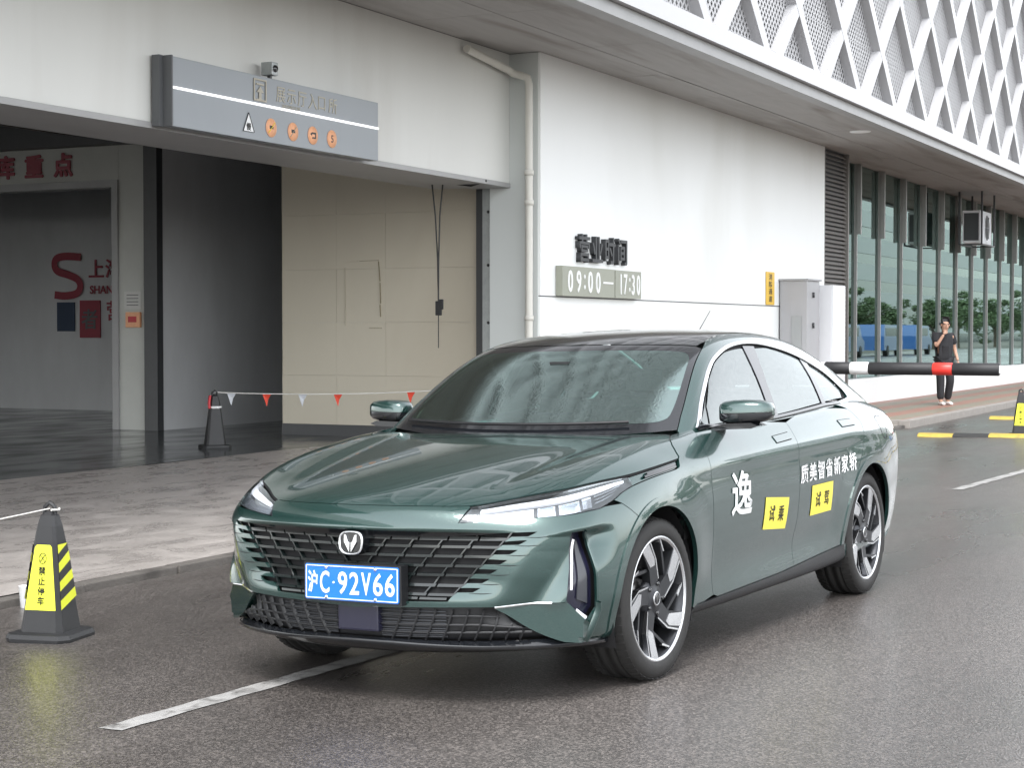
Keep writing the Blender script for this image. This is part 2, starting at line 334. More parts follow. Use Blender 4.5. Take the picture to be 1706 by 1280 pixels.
# passage and inner room of the garage
bx('passage_wall', M_gard, 19.40, 34, 14.86, 15.0, .09, 4.33)
bx('passage_end', M_gard, 34, 34.2, 9.9, 26, .09, 4.33); bx('passage_side', M_gard, 19.75, 34, 12.7, 12.88, .09, 4.33)
bx('corner_column', M_dark, 19.33, 19.46, 14.84, 15.06, .09, 4.33)
bx('inner_pier', M_gar, 19.40, 19.60, 15.06, 15.53, .09, 4.33)
bx('door_frame', M_fasg, 19.36, 19.62, 15.53, 15.63, .09, 3.52); bx('door_frame', M_fasg, 19.36, 19.62, 15.63, 22.5, 3.42, 3.52)
bx('lintel', M_gar, 19.40, 19.60, 15.535, 25.5, 3.525, 4.33)
bx('inner_room_wall', M_gard, 24.0, 24.2, 15, 26, .09, 4.33); bx('inner_room_wall', M_gard, 12, 34, 25.6, 25.8, .09, 4.33)
bx('inner_room_wall', M_gard, 19.6, 24.0, 15.02, 15.2, .09, 4.33)
# soffit boards
sf = group('soffit'); x = 2.0
widths = [8.9 - 7.28, 1.72]
while x < 64:
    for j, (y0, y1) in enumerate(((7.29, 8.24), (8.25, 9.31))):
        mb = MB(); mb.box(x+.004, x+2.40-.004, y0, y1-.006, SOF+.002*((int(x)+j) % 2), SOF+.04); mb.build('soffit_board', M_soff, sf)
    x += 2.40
mb = MB(); mb.box(2, 64.4, 7.28, 12, SOF+.045, SOF+.2); mb.build('soffit_back', M_dark, sf)
mb = MB(); mb.lathe([(0, SOF-.012), (.16, SOF-.012), (.18, SOF+.004)], 24, 'z', (28.6, 7.72, 0)); mb.build('ceiling_light', M_white_w, sf)
# fascia: grey drip lip and white edge beam
bx('fascia_lip', M_fasg, 2, 64.4, 7.10, 7.285, SOF-.045, SOF+.09)
bx('fascia_beam', M_fasc, 2, 64.4, 7.02, 7.284, SOF+.094, SOF+.30)
bx('screen_wall', M_fasg, 2, 64.4, 7.55, 12, SOF+.21, 23.4); bx('parapet', M_fasc, 2, 64.4, 6.98, 7.75, 23.25, 23.6)
# lattice screen: folded bars with perforated infill
M_perf = bpy.data.materials.new('perforated_sheet'); n, l = nodes_of(M_perf); b = n['Principled BSDF']; b.inputs['Roughness'].default_value = .4; b.inputs['Base Color'].default_value = (.43, .43, .44, 1)
tc = n.new('ShaderNodeTexCoord'); mp = n.new('ShaderNodeMapping'); mp.inputs['Rotation'].default_value = (0, R(45), 0); mp.inputs['Scale'].default_value = (11.5, 0, 11.5); l.new(tc.outputs['Object'], mp.inputs[0])
vo = n.new('ShaderNodeTexVoronoi'); vo.inputs['Randomness'].default_value = 0; vo.inputs['Scale'].default_value = 1; vo.distance = 'CHEBYCHEV'; l.new(mp.outputs[0], vo.inputs['Vector'])
gt = n.new('ShaderNodeMath'); gt.operation = 'GREATER_THAN'; gt.inputs[1].default_value = .31; l.new(vo.outputs['Distance'], gt.inputs[0]); l.new(gt.outputs[0], b.inputs['Alpha'])
PX, PZ, X0, Z0 = 2.18, 1.025, 19.70, SOF+.04
scr = group('lattice_screen')
def seg(a, b_, w=.18, y0=7.03, y1=7.30):
    a, b_ = np.array(a), np.array(b_); t = (b_-a)/np.linalg.norm(b_-a); n_ = np.array([-t[1], t[0]])*w/2
    mb = MB(); mb.prism([tuple(a-n_), tuple(b_-n_), tuple(b_+n_), tuple(a+n_)], y0, y1, 'y'); return mb
k0, k1, rows = -5, 20, 6
bars = {}; YB = .13
for r in range(rows):
    for k in range(k0, k1):
        xa = X0 + PX*k + (PX/2 if r % 2 else 0); za = Z0 + PZ*r
        for s_ in (-1, 1):
            key = (s_, r == 0); t0 = .16 if r == 0 else 0.
            if key not in bars: bars[key] = seg((s_*PX/2*t0, PZ*t0), (s_*PX/2, PZ), y0=.0 if s_ < 0 else .003, y1=YB if s_ < 0 else YB-.003).me()
            o = obj('lattice_bar', bars[key], M_fasc, scr, (xa, 7.03, za))
up = MB(); up.prism([(-PX/2, 0), (PX/2, 0), (0, PZ)], 0, .006, 'y'); up = up.me(); dn = MB(); dn.prism([(-PX/2, PZ), (0, 0), (PX/2, PZ)][::1], 0, .006, 'y'); dn = dn.me()
for r in range(rows):
    for k in range(k0, k1-1):
        xa = X0 + PX*k + (PX/2 if r % 2 else 0); za = Z0 + PZ*r
        obj('perforated_panel', up, M_perf, scr, (xa+PX/2, 7.158, za)); obj('perforated_panel', dn, M_perf, scr, (xa, 7.158, za))
# the screen goes on above in the same pattern, joined into one part
hi = MB()
for r in range(rows, 18):
    for k in range(k0, k1):
        xa = X0 + PX*k + (PX/2 if r % 2 else 0); za = Z0 + PZ*r
        for s_ in (-1, 1):
            g = seg((xa, za), (xa+s_*PX/2, za+PZ), y0=7.03 if s_ < 0 else 7.033, y1=7.16 if s_ < 0 else 7.157); hi.add(g.v, g.f)
o = B(hi, 'upper_lattice', M_fasc); o['kind'] = 'stuff'
bx('upper_perforated_sheet', M_perf, 8.8, 62, 7.175, 7.181, Z0+PZ*rows, 23.2)
# louvre at the end of the white wall
lv = group('louvre'); sl = MB(); sl.add([(0, 0, 0), (1.5, 0, 0), (1.5, .055, .052), (0, .055, .052), (0, .004, -.006), (1.5, .004, -.006), (1.5, .059, .046), (0, .059, .046)], [(0, 1, 2, 3), (7, 6, 5, 4), (0, 4, 5, 1), (1, 5, 6, 2), (2, 6, 7, 3), (3, 7, 4, 0)]); sl = sl.me()
M_louv = pbr('louvre_grey', (.20, .19, .18), .5, var=.15, vscale=6)
for k in range(52): obj('slat', sl, M_louv, lv, (30.67, 8.93, .62+.0785*k))
mb = MB(); mb.box(30.66, 32.2, 9.0, 9.05, .5, SOF-.01); mb.build('louvre_back', M_dark, lv)
mb = MB(); mb.box(30.625, 30.665, 8.90, 9.05, .1, SOF-.005); mb.box(32.175, 32.235, 8.90, 9.25, .1, SOF-.005); mb.build('louvre_frame', M_louv, lv)
# glazed front: panes between projecting fins, plinth below
M_pane = glass_mat('facade_glass', (.25, .45, .41), refl=.30, rough=.012, ior=1.5, gcol=(.72, .92, .87))
M_fin = pbr('fin_grey', (.30, .31, .30), .45, var=.15, vscale=4)
gf = group('glazed_front'); x = 32.25; k = 0
pan = MB(); pan.box(.02, 1.80, 0, .02, .53, SOF-.01); pan = pan.me()
fin = MB(); fin.box(-.025, .025, -.035, .02, .53, SOF-.012); fin = fin.me(); plt = MB(); plt.box(-.04, .04, -.115, -.037, 3.35, SOF-.013); plt = plt.me()
while x < 63:
    obj('pane', pan, M_pane, gf, (x, 9.30, 0))
    if k: obj('fin', fin, M_fin, gf, (x, 9.28, 0)); obj('fin_head', plt, M_fin, gf, (x, 9.28, 0))
    x += 1.82; k += 1
mb = MB(); mb.box(32.24, 64, 9.12, 9.45, .0, .525, .006); mb.build('plinth_wall', M_white_w, gf)
bx('hall_floor', M_floor, 32.3, 64, 9.46, 16, .3, .5); bx('hall_wall', M_gar, 32.3, 64, 16, 16.2, .3, SOF); bx('hall_side', M_gar, 32.25, 32.3, 9.46, 16, .3, SOF)
bx('roof_slab', M_dark, 2, 64.4, 12.01, 26, SOF+.05, 23.0)
bx('end_wall', M_white_w, 64.0, 64.4, 9.0, 26, 0, SOF)
# ---------------------------------------------------------------- car surfaces
class Surf:
    """uniform cubic B-spline sheet from a control net (nu, nv, 3)"""
    def __init__(s, net, ends, disp=None):
        s.net = np.array(net, float); s.disp = disp
        def ext(P, a, b):
            M = np.array([1., -1., 1.])
            lo = P[1] * M if a == 'm' else 2 * P[0] - P[1]
            hi = P[-2] * M if b == 'm' else 2 * P[-1] - P[-2]
            return np.concatenate([lo[None], P, hi[None]])
        E = ext(s.net, ends[0], ends[1])
        E = ext(E.transpose(1, 0, 2), ends[2], ends[3]).transpose(1, 0, 2)
        s.E = E; s.nu, s.nv = s.net.shape[:2]; s.ends = ends; s._g = None
    @staticmethod
    def bas(t, n):
        i = np.clip(np.floor(t).astype(int), 0, n - 2); f = t - i
        return i, np.stack([(1 - f) ** 3, 3 * f ** 3 - 6 * f ** 2 + 4, -3 * f ** 3 + 3 * f ** 2 + 3 * f + 1, f ** 3], -1) / 6
    def raw(s, u, v):
        u, v = np.broadcast_arrays(np.asarray(u, float), np.asarray(v, float))
        i, bu = s.bas(u, s.nu); j, bv = s.bas(v, s.nv)
        P = np.zeros(u.shape + (3,))
        for a in range(4):
            for b in range(4):
                P += s.E[i + a, j + b] * (bu[..., a] * bv[..., b])[..., None]
        return P
    def nrm(s, f, u, v, e=.012):
        d1 = f(u + e, v) - f(u - e, v); d2 = f(u, v + e) - f(u, v - e)
        n = np.cross(d1, d2); return n / (np.linalg.norm(n, axis=-1, keepdims=True) + 1e-12)
    def pos(s, u, v):
        P = s.raw(u, v)
        if s.disp is not None:
            P = P + s.nrm(s.raw, u, v) * s.disp(P)[..., None]
        return P
    def ev(s, u, v, off=0.):
        u = np.asarray(u, float); v = np.asarray(v, float)
        P = s.pos(u, v); n = s.nrm(s.pos, u, v)
        return P + n * off, n
    def grid(s):
        if s._g is None:
            u = np.linspace(0, s.nu - 1, (s.nu - 1) * 8 + 1); v = np.linspace(0, s.nv - 1, (s.nv - 1) * 8 + 1)
            U, V = np.meshgrid(u, v, indexing='ij'); P, n = s.ev(U, V); s._g = (U.ravel(), V.ravel(), P.reshape(-1, 3), n.reshape(-1, 3))
        return s._g
    def inv(s, kind, pts):
        """kind s: (x,z)   f: (y,z)   t: (x,y)  -> uv"""
        ia, ib, nk, nmin = {'s': (0, 2, 1, .25), 'f': (1, 2, 0, .18), 't': (0, 1, 2, .25)}[kind]
        U, V, P, n = s.grid(); ok = n[:, nk] > nmin
        U, V, P = U[ok], V[ok], P[ok]
        pts = np.asarray(pts, float).reshape(-1, 2); out = []
        for q in pts:
            k = np.argmin((P[:, ia] - q[0]) ** 2 + (P[:, ib] - q[1]) ** 2); uv = np.array([U[k], V[k]])
            for it in range(8):
                e = 1e-3
                p0 = s.pos(*uv)[[ia, ib]]; pu = s.pos(uv[0] + e, uv[1])[[ia, ib]]; pv = s.pos(uv[0], uv[1] + e)[[ia, ib]]
                J = np.stack([(pu - p0) / e, (pv - p0) / e], 1)
                try: d = np.linalg.solve(J, q - p0)
                except Exception: break
                uv = uv + np.clip(d, -.3, .3); uv = np.clip(uv, [0, 0], [s.nu - 1, s.nv - 1])
                if abs(d).max() < 1e-5: break
            out.append(uv)
        return np.array(out)

def sstep(a, b, x):
    t = np.clip((x - a) / (b - a), 0, 1); return t * t * (3 - 2 * t)

WB, WZ, WR = -2.765, .335, .335         # rear axle x, wheel centre height, tyre radius
def side_col(x, ys, zs, dx=None):
    return [(x + (dx[k] if dx else 0), ys[k], zs[k]) for k in range(13)]
BODY = [
 # nose centre to the front corner
 [(.78,0,.205),(.885,0,.21),(.905,0,.27),(.905,0,.37),(.925,0,.48),(.93,0,.58),(.925,0,.675),(.91,0,.745),(.865,0,.80),(.56,0,.882),(.18,0,.945),(-.15,0,.985),(-.42,0,1.005)],
 [(.77,.2,.205),(.875,.2,.21),(.897,.2,.27),(.897,.2,.37),(.915,.2,.48),(.92,.2,.58),(.915,.2,.675),(.90,.2,.745),(.85,.2,.80),(.54,.19,.88),(.16,.175,.943),(-.16,.165,.983),(-.43,.16,1.003)],
 [(.73,.39,.208),(.835,.40,.213),(.865,.40,.27),(.868,.40,.37),(.88,.40,.48),(.882,.40,.58),(.875,.40,.67),(.857,.395,.74),(.80,.385,.795),(.50,.37,.872),(.12,.345,.937),(-.19,.33,.978),(-.45,.32,1.0)],
 [(.66,.54,.212),(.765,.555,.217),(.80,.56,.27),(.815,.565,.37),(.828,.565,.48),(.825,.565,.58),(.815,.56,.67),(.795,.55,.735),(.735,.53,.79),(.45,.51,.862),(.08,.48,.93),(-.22,.465,.974),(-.47,.455,.998)],
 [(.58,.665,.217),(.69,.69,.222),(.735,.705,.27),(.75,.715,.37),(.76,.72,.48),(.755,.72,.58),(.74,.715,.67),(.715,.695,.738),(.65,.655,.797),(.40,.615,.872),(.04,.578,.932),(-.26,.56,.975),(-.50,.55,.999)],
 [(.48,.77,.222),(.58,.80,.227),(.625,.82,.27),(.645,.835,.37),(.655,.845,.48),(.65,.845,.58),(.635,.835,.67),(.605,.81,.745),(.54,.755,.822),(.33,.70,.893),(-.01,.655,.942),(-.29,.637,.979),(-.52,.627,1.0)],
 [(.34,.81,.225),(.41,.85,.23),(.44,.867,.27),(.45,.878,.37),(.46,.885,.48),(.46,.887,.58),(.455,.88,.69),(.44,.857,.782),(.395,.81,.858),(.24,.757,.912),(-.06,.716,.951),(-.32,.697,.981),(-.54,.687,1.0)],
 [(.2,.82,.225),(.23,.867,.23),(.24,.884,.27),(.24,.895,.37),(.24,.905,.48),(.24,.908,.59),(.24,.902,.705),(.23,.882,.80),(.195,.84,.882),(.08,.792,.93),(-.13,.762,.960),(-.35,.746,.984),(-.56,.736,1.0)],
 side_col(0.,   [.80,.87,.885,.89,.902,.912,.911,.898,.865,.825,.795,.778,.765],[.215,.225,.27,.37,.49,.61,.73,.82,.892,.937,.966,.986,1.0],[0,0,0,0,0,0,0,0,-.03,-.12,-.27,-.43,-.59]),
 side_col(-.3,  [.80,.872,.885,.885,.902,.914,.914,.902,.876,.842,.815,.797,.78],[.205,.22,.265,.37,.49,.61,.74,.83,.905,.953,.98,.995,1.005],[0,0,0,0,0,0,0,0,-.01,-.05,-.13,-.24,-.34]),
 side_col(-.65, [.80,.875,.885,.88,.90,.915,.918,.908,.884,.854,.826,.806,.778],[.20,.215,.26,.365,.49,.615,.75,.84,.915,.965,.992,1.003,1.008],[0,0,0,0,0,0,0,0,0,0,-.01,-.03,-.05]),
 side_col(-1.05,[.80,.877,.886,.878,.90,.917,.92,.912,.889,.86,.832,.81,.77],[.20,.213,.258,.365,.49,.62,.755,.845,.92,.97,.996,1.006,1.01]),
 side_col(-1.5, [.80,.877,.886,.878,.90,.918,.922,.914,.892,.863,.834,.81,.77],[.20,.212,.257,.365,.49,.62,.76,.85,.925,.975,1.002,1.012,1.016]),
 side_col(-2.0, [.80,.877,.886,.88,.902,.92,.924,.916,.893,.863,.834,.81,.77],[.20,.212,.26,.37,.495,.625,.765,.86,.935,.988,1.016,1.027,1.032]),
 side_col(-2.4, [.80,.877,.888,.888,.908,.923,.926,.918,.895,.862,.832,.808,.77],[.205,.22,.265,.375,.50,.63,.77,.865,.94,.998,1.03,1.044,1.05]),
 side_col(-2.765,[.80,.875,.888,.895,.912,.924,.926,.917,.893,.856,.824,.80,.765],[.21,.23,.28,.385,.505,.635,.775,.87,.945,1.005,1.04,1.06,1.07]),
 side_col(-3.1, [.79,.86,.876,.888,.905,.916,.917,.906,.882,.84,.80,.77,.73],[.215,.24,.29,.39,.51,.64,.775,.87,.943,1.0,1.03,1.05,1.06]),
 side_col(-3.38,[.76,.825,.845,.862,.88,.89,.89,.878,.852,.806,.758,.71,.66],[.22,.245,.30,.40,.52,.645,.775,.868,.938,.99,1.012,1.03,1.045],[.02,.01,0,0,0,0,0,0,0,0,.01,.02,.03]),
 side_col(-3.6, [.69,.76,.785,.805,.825,.835,.835,.82,.795,.745,.68,.61,.54],[.23,.25,.31,.41,.53,.65,.775,.865,.93,.98,1.0,1.015,1.035],[.05,.02,.01,0,0,0,0,0,.01,.02,.06,.12,.18]),
 side_col(-3.75,[.56,.63,.665,.69,.705,.71,.71,.69,.67,.62,.55,.48,.42],[.24,.255,.315,.42,.535,.655,.775,.86,.925,.978,1.0,1.015,1.04],[.08,.04,.02,0,0,0,.01,.02,.03,.05,.12,.22,.32]),
 side_col(-3.83,[.4,.45,.48,.49,.50,.50,.50,.48,.46,.43,.38,.32,.28],[.245,.26,.32,.42,.54,.66,.775,.86,.925,.98,1.002,1.02,1.045],[.1,.05,.02,0,0,0,.01,.03,.04,.07,.16,.28,.39]),
 side_col(-3.86,[.2,.22,.24,.25,.25,.25,.25,.24,.23,.215,.19,.16,.14],[.245,.26,.32,.42,.54,.66,.775,.86,.925,.982,1.004,1.022,1.05],[.1,.05,.02,0,0,0,.01,.03,.045,.075,.17,.30,.42]),
 side_col(-3.87,[0]*13,[.245,.26,.32,.42,.54,.66,.775,.86,.925,.982,1.004,1.022,1.05],[.1,.05,.02,0,0,0,.01,.03,.045,.075,.17,.30,.43]),
]
def body_disp(P):
    x, y, z = P[..., 0], np.abs(P[..., 1]), P[..., 2]
    d = np.zeros(x.shape)
    side = sstep(.74, .84, y)
    for ax in (0., WB):                                   # flat lips round the wheel arches
        r = np.hypot(x - ax, z - WZ)
        d += side * .014 * (1 - sstep(.36, .62, r)) * sstep(.28, .42, z)
    # shoulder line and lower scallop on the doors
    line = .835 + .020 * (-x - .5)
    d += side * .008 * sstep(line - .05, line + .015, z) * (1 - sstep(line + .02, line + .10, z)) * sstep(-.1, .7, -x) * (1 - sstep(2.5, 3.3, -x))
    mid = sstep(-.45, -1.5, x) * (1 - sstep(-1.8, -2.4, x))
    d -= side * .011 * mid * np.exp(-((z - (.37 + .02 * (-x - .6))) / .075) ** 2)
    # bonnet: raised outer shoulders, lower centre panel
    top = sstep(.80, .86, z) * sstep(-.5, -.2, x) * (1 - sstep(.6, .85, x))
    yr = .50 + .16 * np.clip((.75 - x) / 1.2, 0, 1)
    d += top * .011 * sstep(yr - .07, yr + .03, y) * (1 - sstep(yr + .06, yr + .24, y))
    # the nose overhangs the grille, which sits back under it
    d -= sstep(.6, .75, x) * .030 * sstep(.690, .655, z) * sstep(.40, .50, z) * (1 - sstep(.42, .74, y))
    # front corner: below the crease from grille corner to lamp the skin turns under
    fr = sstep(.38, .52, x) * sstep(.30, .36, z)
    cy = np.interp(z, [.36, .39, .50, .60, .655, .675, .70], [.52, .57, .645, .70, .745, .82, .95])
    q = (y - cy) / .12; q = np.minimum((q + np.sqrt(q * q + .02)) / 2, 1.9)
    d -= fr * .030 * q * (1 - sstep(.66, .70, z)) * (1 - sstep(1.0, 1.9, q))
    return d
body = Surf(BODY, 'mmee', body_disp)

def gcol(L, E, c, bul=.02):
    L, E = np.array(L, float), np.array(E, float)
    out = [L]
    for t in (.22, .45, .68, .88):
        p = L + (E - L) * t; p[1] += bul * 4 * t * (1 - t) * .6; out.append(p)
    out.append(E + np.array([0, -.012, .020]))
    C = np.array([c[0], 0, c[1]])
    for y in (.46, .22, 0.):                                # across the top with a crown
        f = (y / E[1]); g = f ** 2.4
        out.append(np.array([C[0] + (E[0] - C[0]) * f ** 2, y * .98, C[2] + (E[2] + .022 - C[2]) * g]))
    return out
GREEN = [
 gcol((-.50,.775,.955),(-.52,.765,.962),(-.26,.94)),
 gcol((-.62,.80,.985),(-.74,.735,1.105),(-.60,1.15)),
 gcol((-.82,.81,.99),(-.98,.678,1.265),(-.86,1.312)),
 gcol((-1.12,.812,.992),(-1.25,.632,1.375),(-1.14,1.418)),
 gcol((-1.5,.815,.998),(-1.55,.612,1.412),(-1.5,1.462)),
 gcol((-1.95,.815,1.01),(-1.95,.605,1.418),(-1.92,1.475)),
 gcol((-2.35,.81,1.03),(-2.35,.605,1.392),(-2.33,1.456)),
 gcol((-2.66,.802,1.045),(-2.68,.61,1.325),(-2.72,1.388)),
 gcol((-2.94,.785,1.05),(-2.96,.635,1.232),(-3.08,1.275)),
 gcol((-3.2,.752,1.045),(-3.24,.655,1.12),(-3.38,1.16)),
 gcol((-3.42,.70,1.02),(-3.48,.66,1.02),(-3.62,1.05)),
]
green = Surf(GREEN, 'eeem')
# ---------------------------------------------------------------- the car
def paint_mat(name, col, flake=.5):
    m = pbr(name, col, rough=.26, metal=flake, coat=1., coat_rough=.02, spec=.5)
    n, l = nodes_of(m); b = n['Principled BSDF']; b.inputs['Coat IOR'].default_value = 1.7; tc = n.new('ShaderNodeTexCoord')
    # beads of rain standing on the lacquer: fine relief on the clear coat only
    vo = n.new('ShaderNodeTexVoronoi'); vo.inputs['Scale'].default_value = 150; vo.inputs['Randomness'].default_value = 1
    l.new(tc.outputs['Object'], vo.inputs['Vector'])
    nz = n.new('ShaderNodeTexNoise'); nz.inputs['Scale'].default_value = 9; nz.inputs['Detail'].default_value = 4; l.new(tc.outputs['Object'], nz.inputs['Vector'])
    r1 = n.new('ShaderNodeMapRange'); r1.inputs['From Min'].default_value = .0; r1.inputs['From Max'].default_value = .32; r1.inputs['To Min'].default_value = 1; r1.inputs['To Max'].default_value = 0
    l.new(vo.outputs['Distance'], r1.inputs[0])
    r2 = n.new('ShaderNodeMapRange'); r2.inputs['From Min'].default_value = .5; r2.inputs['From Max'].default_value = .66
    l.new(nz.outputs['Fac'], r2.inputs[0])
    mu = n.new('ShaderNodeMath'); mu.operation = 'MULTIPLY'; l.new(r1.outputs[0], mu.inputs[0]); l.new(r2.outputs[0], mu.inputs[1])
    bp = n.new('ShaderNodeBump'); bp.inputs['Strength'].default_value = .25; bp.inputs['Distance'].default_value = .0012; l.new(mu.outputs[0], bp.inputs['Height'])
    l.new(bp.outputs[0], b.inputs['Coat Normal'])
    return m
M_paint = paint_mat('green_paint', (.017, .054, .048))
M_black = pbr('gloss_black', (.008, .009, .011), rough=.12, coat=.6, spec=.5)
M_roof = pbr('roof_glass', (.008, .011, .012), rough=.06, coat=1., bump=.12, bscale=160, bdist=.004)
M_plast = pbr('black_plastic', (.009, .0095, .011), rough=.45, var=.2, bump=.15, bscale=300)
M_seam = pbr('seam_rubber', (.006, .006, .007), rough=.8)
M_chrome = pbr('satin_chrome', (.82, .83, .85), rough=.16, metal=1.)
M_silver = pbr('machined_alloy', (.72, .73, .75), rough=.25, metal=1., var=.08, vscale=60)
M_alloyd = pbr('dark_alloy', (.045, .047, .052), rough=.38, metal=.7, var=.15, vscale=40)
M_tyre = pbr('tyre_rubber', (.017, .0165, .016), rough=.7, var=.35, vscale=30, bump=.2, bscale=220)
M_disc = pbr('brake_steel', (.35, .34, .33), rough=.4, metal=1.)
M_lens = glass_mat('lamp_lens', (.93, .95, .97), refl=.06, rough=.02)
M_lampin = pbr('lamp_bowl', (.78, .80, .85), rough=.2, metal=.85)
M_lampdk = pbr('lamp_bezel', (.05, .052, .06), rough=.25)
M_led = pbr('white_led_guide', (.9, .91, .95), rough=.3, emit=(.9, .93, 1), estr=.12)
M_wind = glass_mat('windscreen_glass', (.14, .36, .31), refl=.34, rough=.004, bump=.10, bscale=150, ior=1.5, dirt=.012, gcol=(.80, 1, .95))
M_side = glass_mat('side_glass', (.16, .20, .20), refl=.15, rough=.02, bump=.05, bscale=140, ior=1.55, dirt=.10, dcol=(.62, .65, .66))
M_inter = pbr('interior_trim', (.03, .034, .034), rough=.8)
M_seat = pbr('seat_leather', (.05, .052, .05), rough=.6, bump=.2, bscale=120)
M_plate = pbr('plate_blue', (.007, .155, .64), rough=.35, coat=.3, var=.08)
M_white = pbr('white_print', (.82, .83, .83), rough=.45)
M_yellow = pbr('sticker_yellow', (.85, .74, .10), rough=.5, var=.06)
M_ink = pbr('black_print', (.02, .02, .02), rough=.5)
M_tail = pbr('tail_lamp_red', (.06, .012, .012), rough=.1, coat=1.)
M_radar = pbr('radar_cover', (.012, .012, .028), rough=.18, coat=.5)

car = thing('car', 'dark green four-door sedan with blue licence plate parked on the wet road', 'car')
CYAW = R(-182.7734 + 360); CROLL = R(1.1026)
car.matrix_world = Matrix.Translation((6.8345, 3.5517, 0)) @ Matrix.Rotation(CYAW, 4, 'Z') @ Matrix.Translation((0, .9, 0)) @ Matrix.Rotation(CROLL, 4, 'X') @ Matrix.Translation((0, -.9, 0))

def crv(pts, n=6, closed=False):
    """smooth curve through uv points"""
    P = np.array(pts, float); m = len(P); out = []
    for i in range(m if closed else m - 1):
        g = lambda k: P[k % m] if closed else P[min(max(k, 0), m - 1)]
        p0, p1, p2, p3 = g(i-1), g(i), g(i+1), g(i+2)
        for t in np.linspace(0, 1, n, endpoint=False):
            out.append(.5*((2*p1)+(-p0+p2)*t+(2*p0-5*p1+4*p2-p3)*t*t+(-p0+3*p1-3*p2+p3)*t**3))
    if not closed: out.append(P[-1])
    return [tuple(p) for p in out]
def arch(ax, r, a0, a1, n=22):
    a = np.radians(np.linspace(a0, a1, n))
    return [tuple(p) for p in body.inv('s', np.stack([ax + r*np.cos(a), WZ + r*np.sin(a)], 1))]
def metric(S, uv):
    e = .01; u, v = uv[:, 0], uv[:, 1]
    du = np.linalg.norm(S.pos(u+e, v) - S.pos(u-e, v), axis=-1)/(2*e); dv = np.linalg.norm(S.pos(u, v+e) - S.pos(u, v-e), axis=-1)/(2*e)
    return np.maximum(np.stack([du, dv], 1), .02)
def resample(S, poly, maxlen=.03, closed=True):
    P = np.array(poly, float); out = []; n = len(P)
    for i in range(n if closed else n-1):
        a, b = P[i], P[(i+1) % n]; L = np.linalg.norm(S.pos(*a) - S.pos(*b)); k = max(1, int(math.ceil(L/maxlen)))
        if np.allclose(a, b, atol=1e-6): continue
        for t in range(k): out.append(a + (b-a)*t/k)
    if not closed: out.append(P[-1])
    return np.array(out)
def inside(poly, q):
    x, y = q[:, 0], q[:, 1]; c = np.zeros(len(q), bool); n = len(poly); j = n-1
    for i in range(n):
        xi, yi = poly[i]; xj, yj = poly[j]
        k = ((yi > y) != (yj > y)) & (x < (xj-xi)*(y-yi)/((yj-yi) if abs(yj-yi) > 1e-12 else 1e-12) + xi); c ^= k; j = i
    return c
def inset(S, P, g, keep0=False):
    m = metric(S, P); Q = P*0; n = len(P)
    A = 0.
    for i in range(n): A += P[i][0]*P[(i+1) % n][1] - P[(i+1) % n][0]*P[i][1]
    sg = 1 if A > 0 else -1
    for i in range(n):
        t1 = (P[i]-P[i-1])*m[i]; t2 = (P[(i+1) % n]-P[i])*m[i]
        t1 /= np.linalg.norm(t1)+1e-12; t2 /= np.linalg.norm(t2)+1e-12; t = t1+t2
        L = np.linalg.norm(t)
        nn = np.array([-t[1], t[0]])/(L+1e-9)*sg if L > .15 else np.zeros(2)
        Q[i] = P[i] + nn*g/m[i]
        if keep0 and P[i][0] < 1e-6: Q[i][0] = 0
    return Q
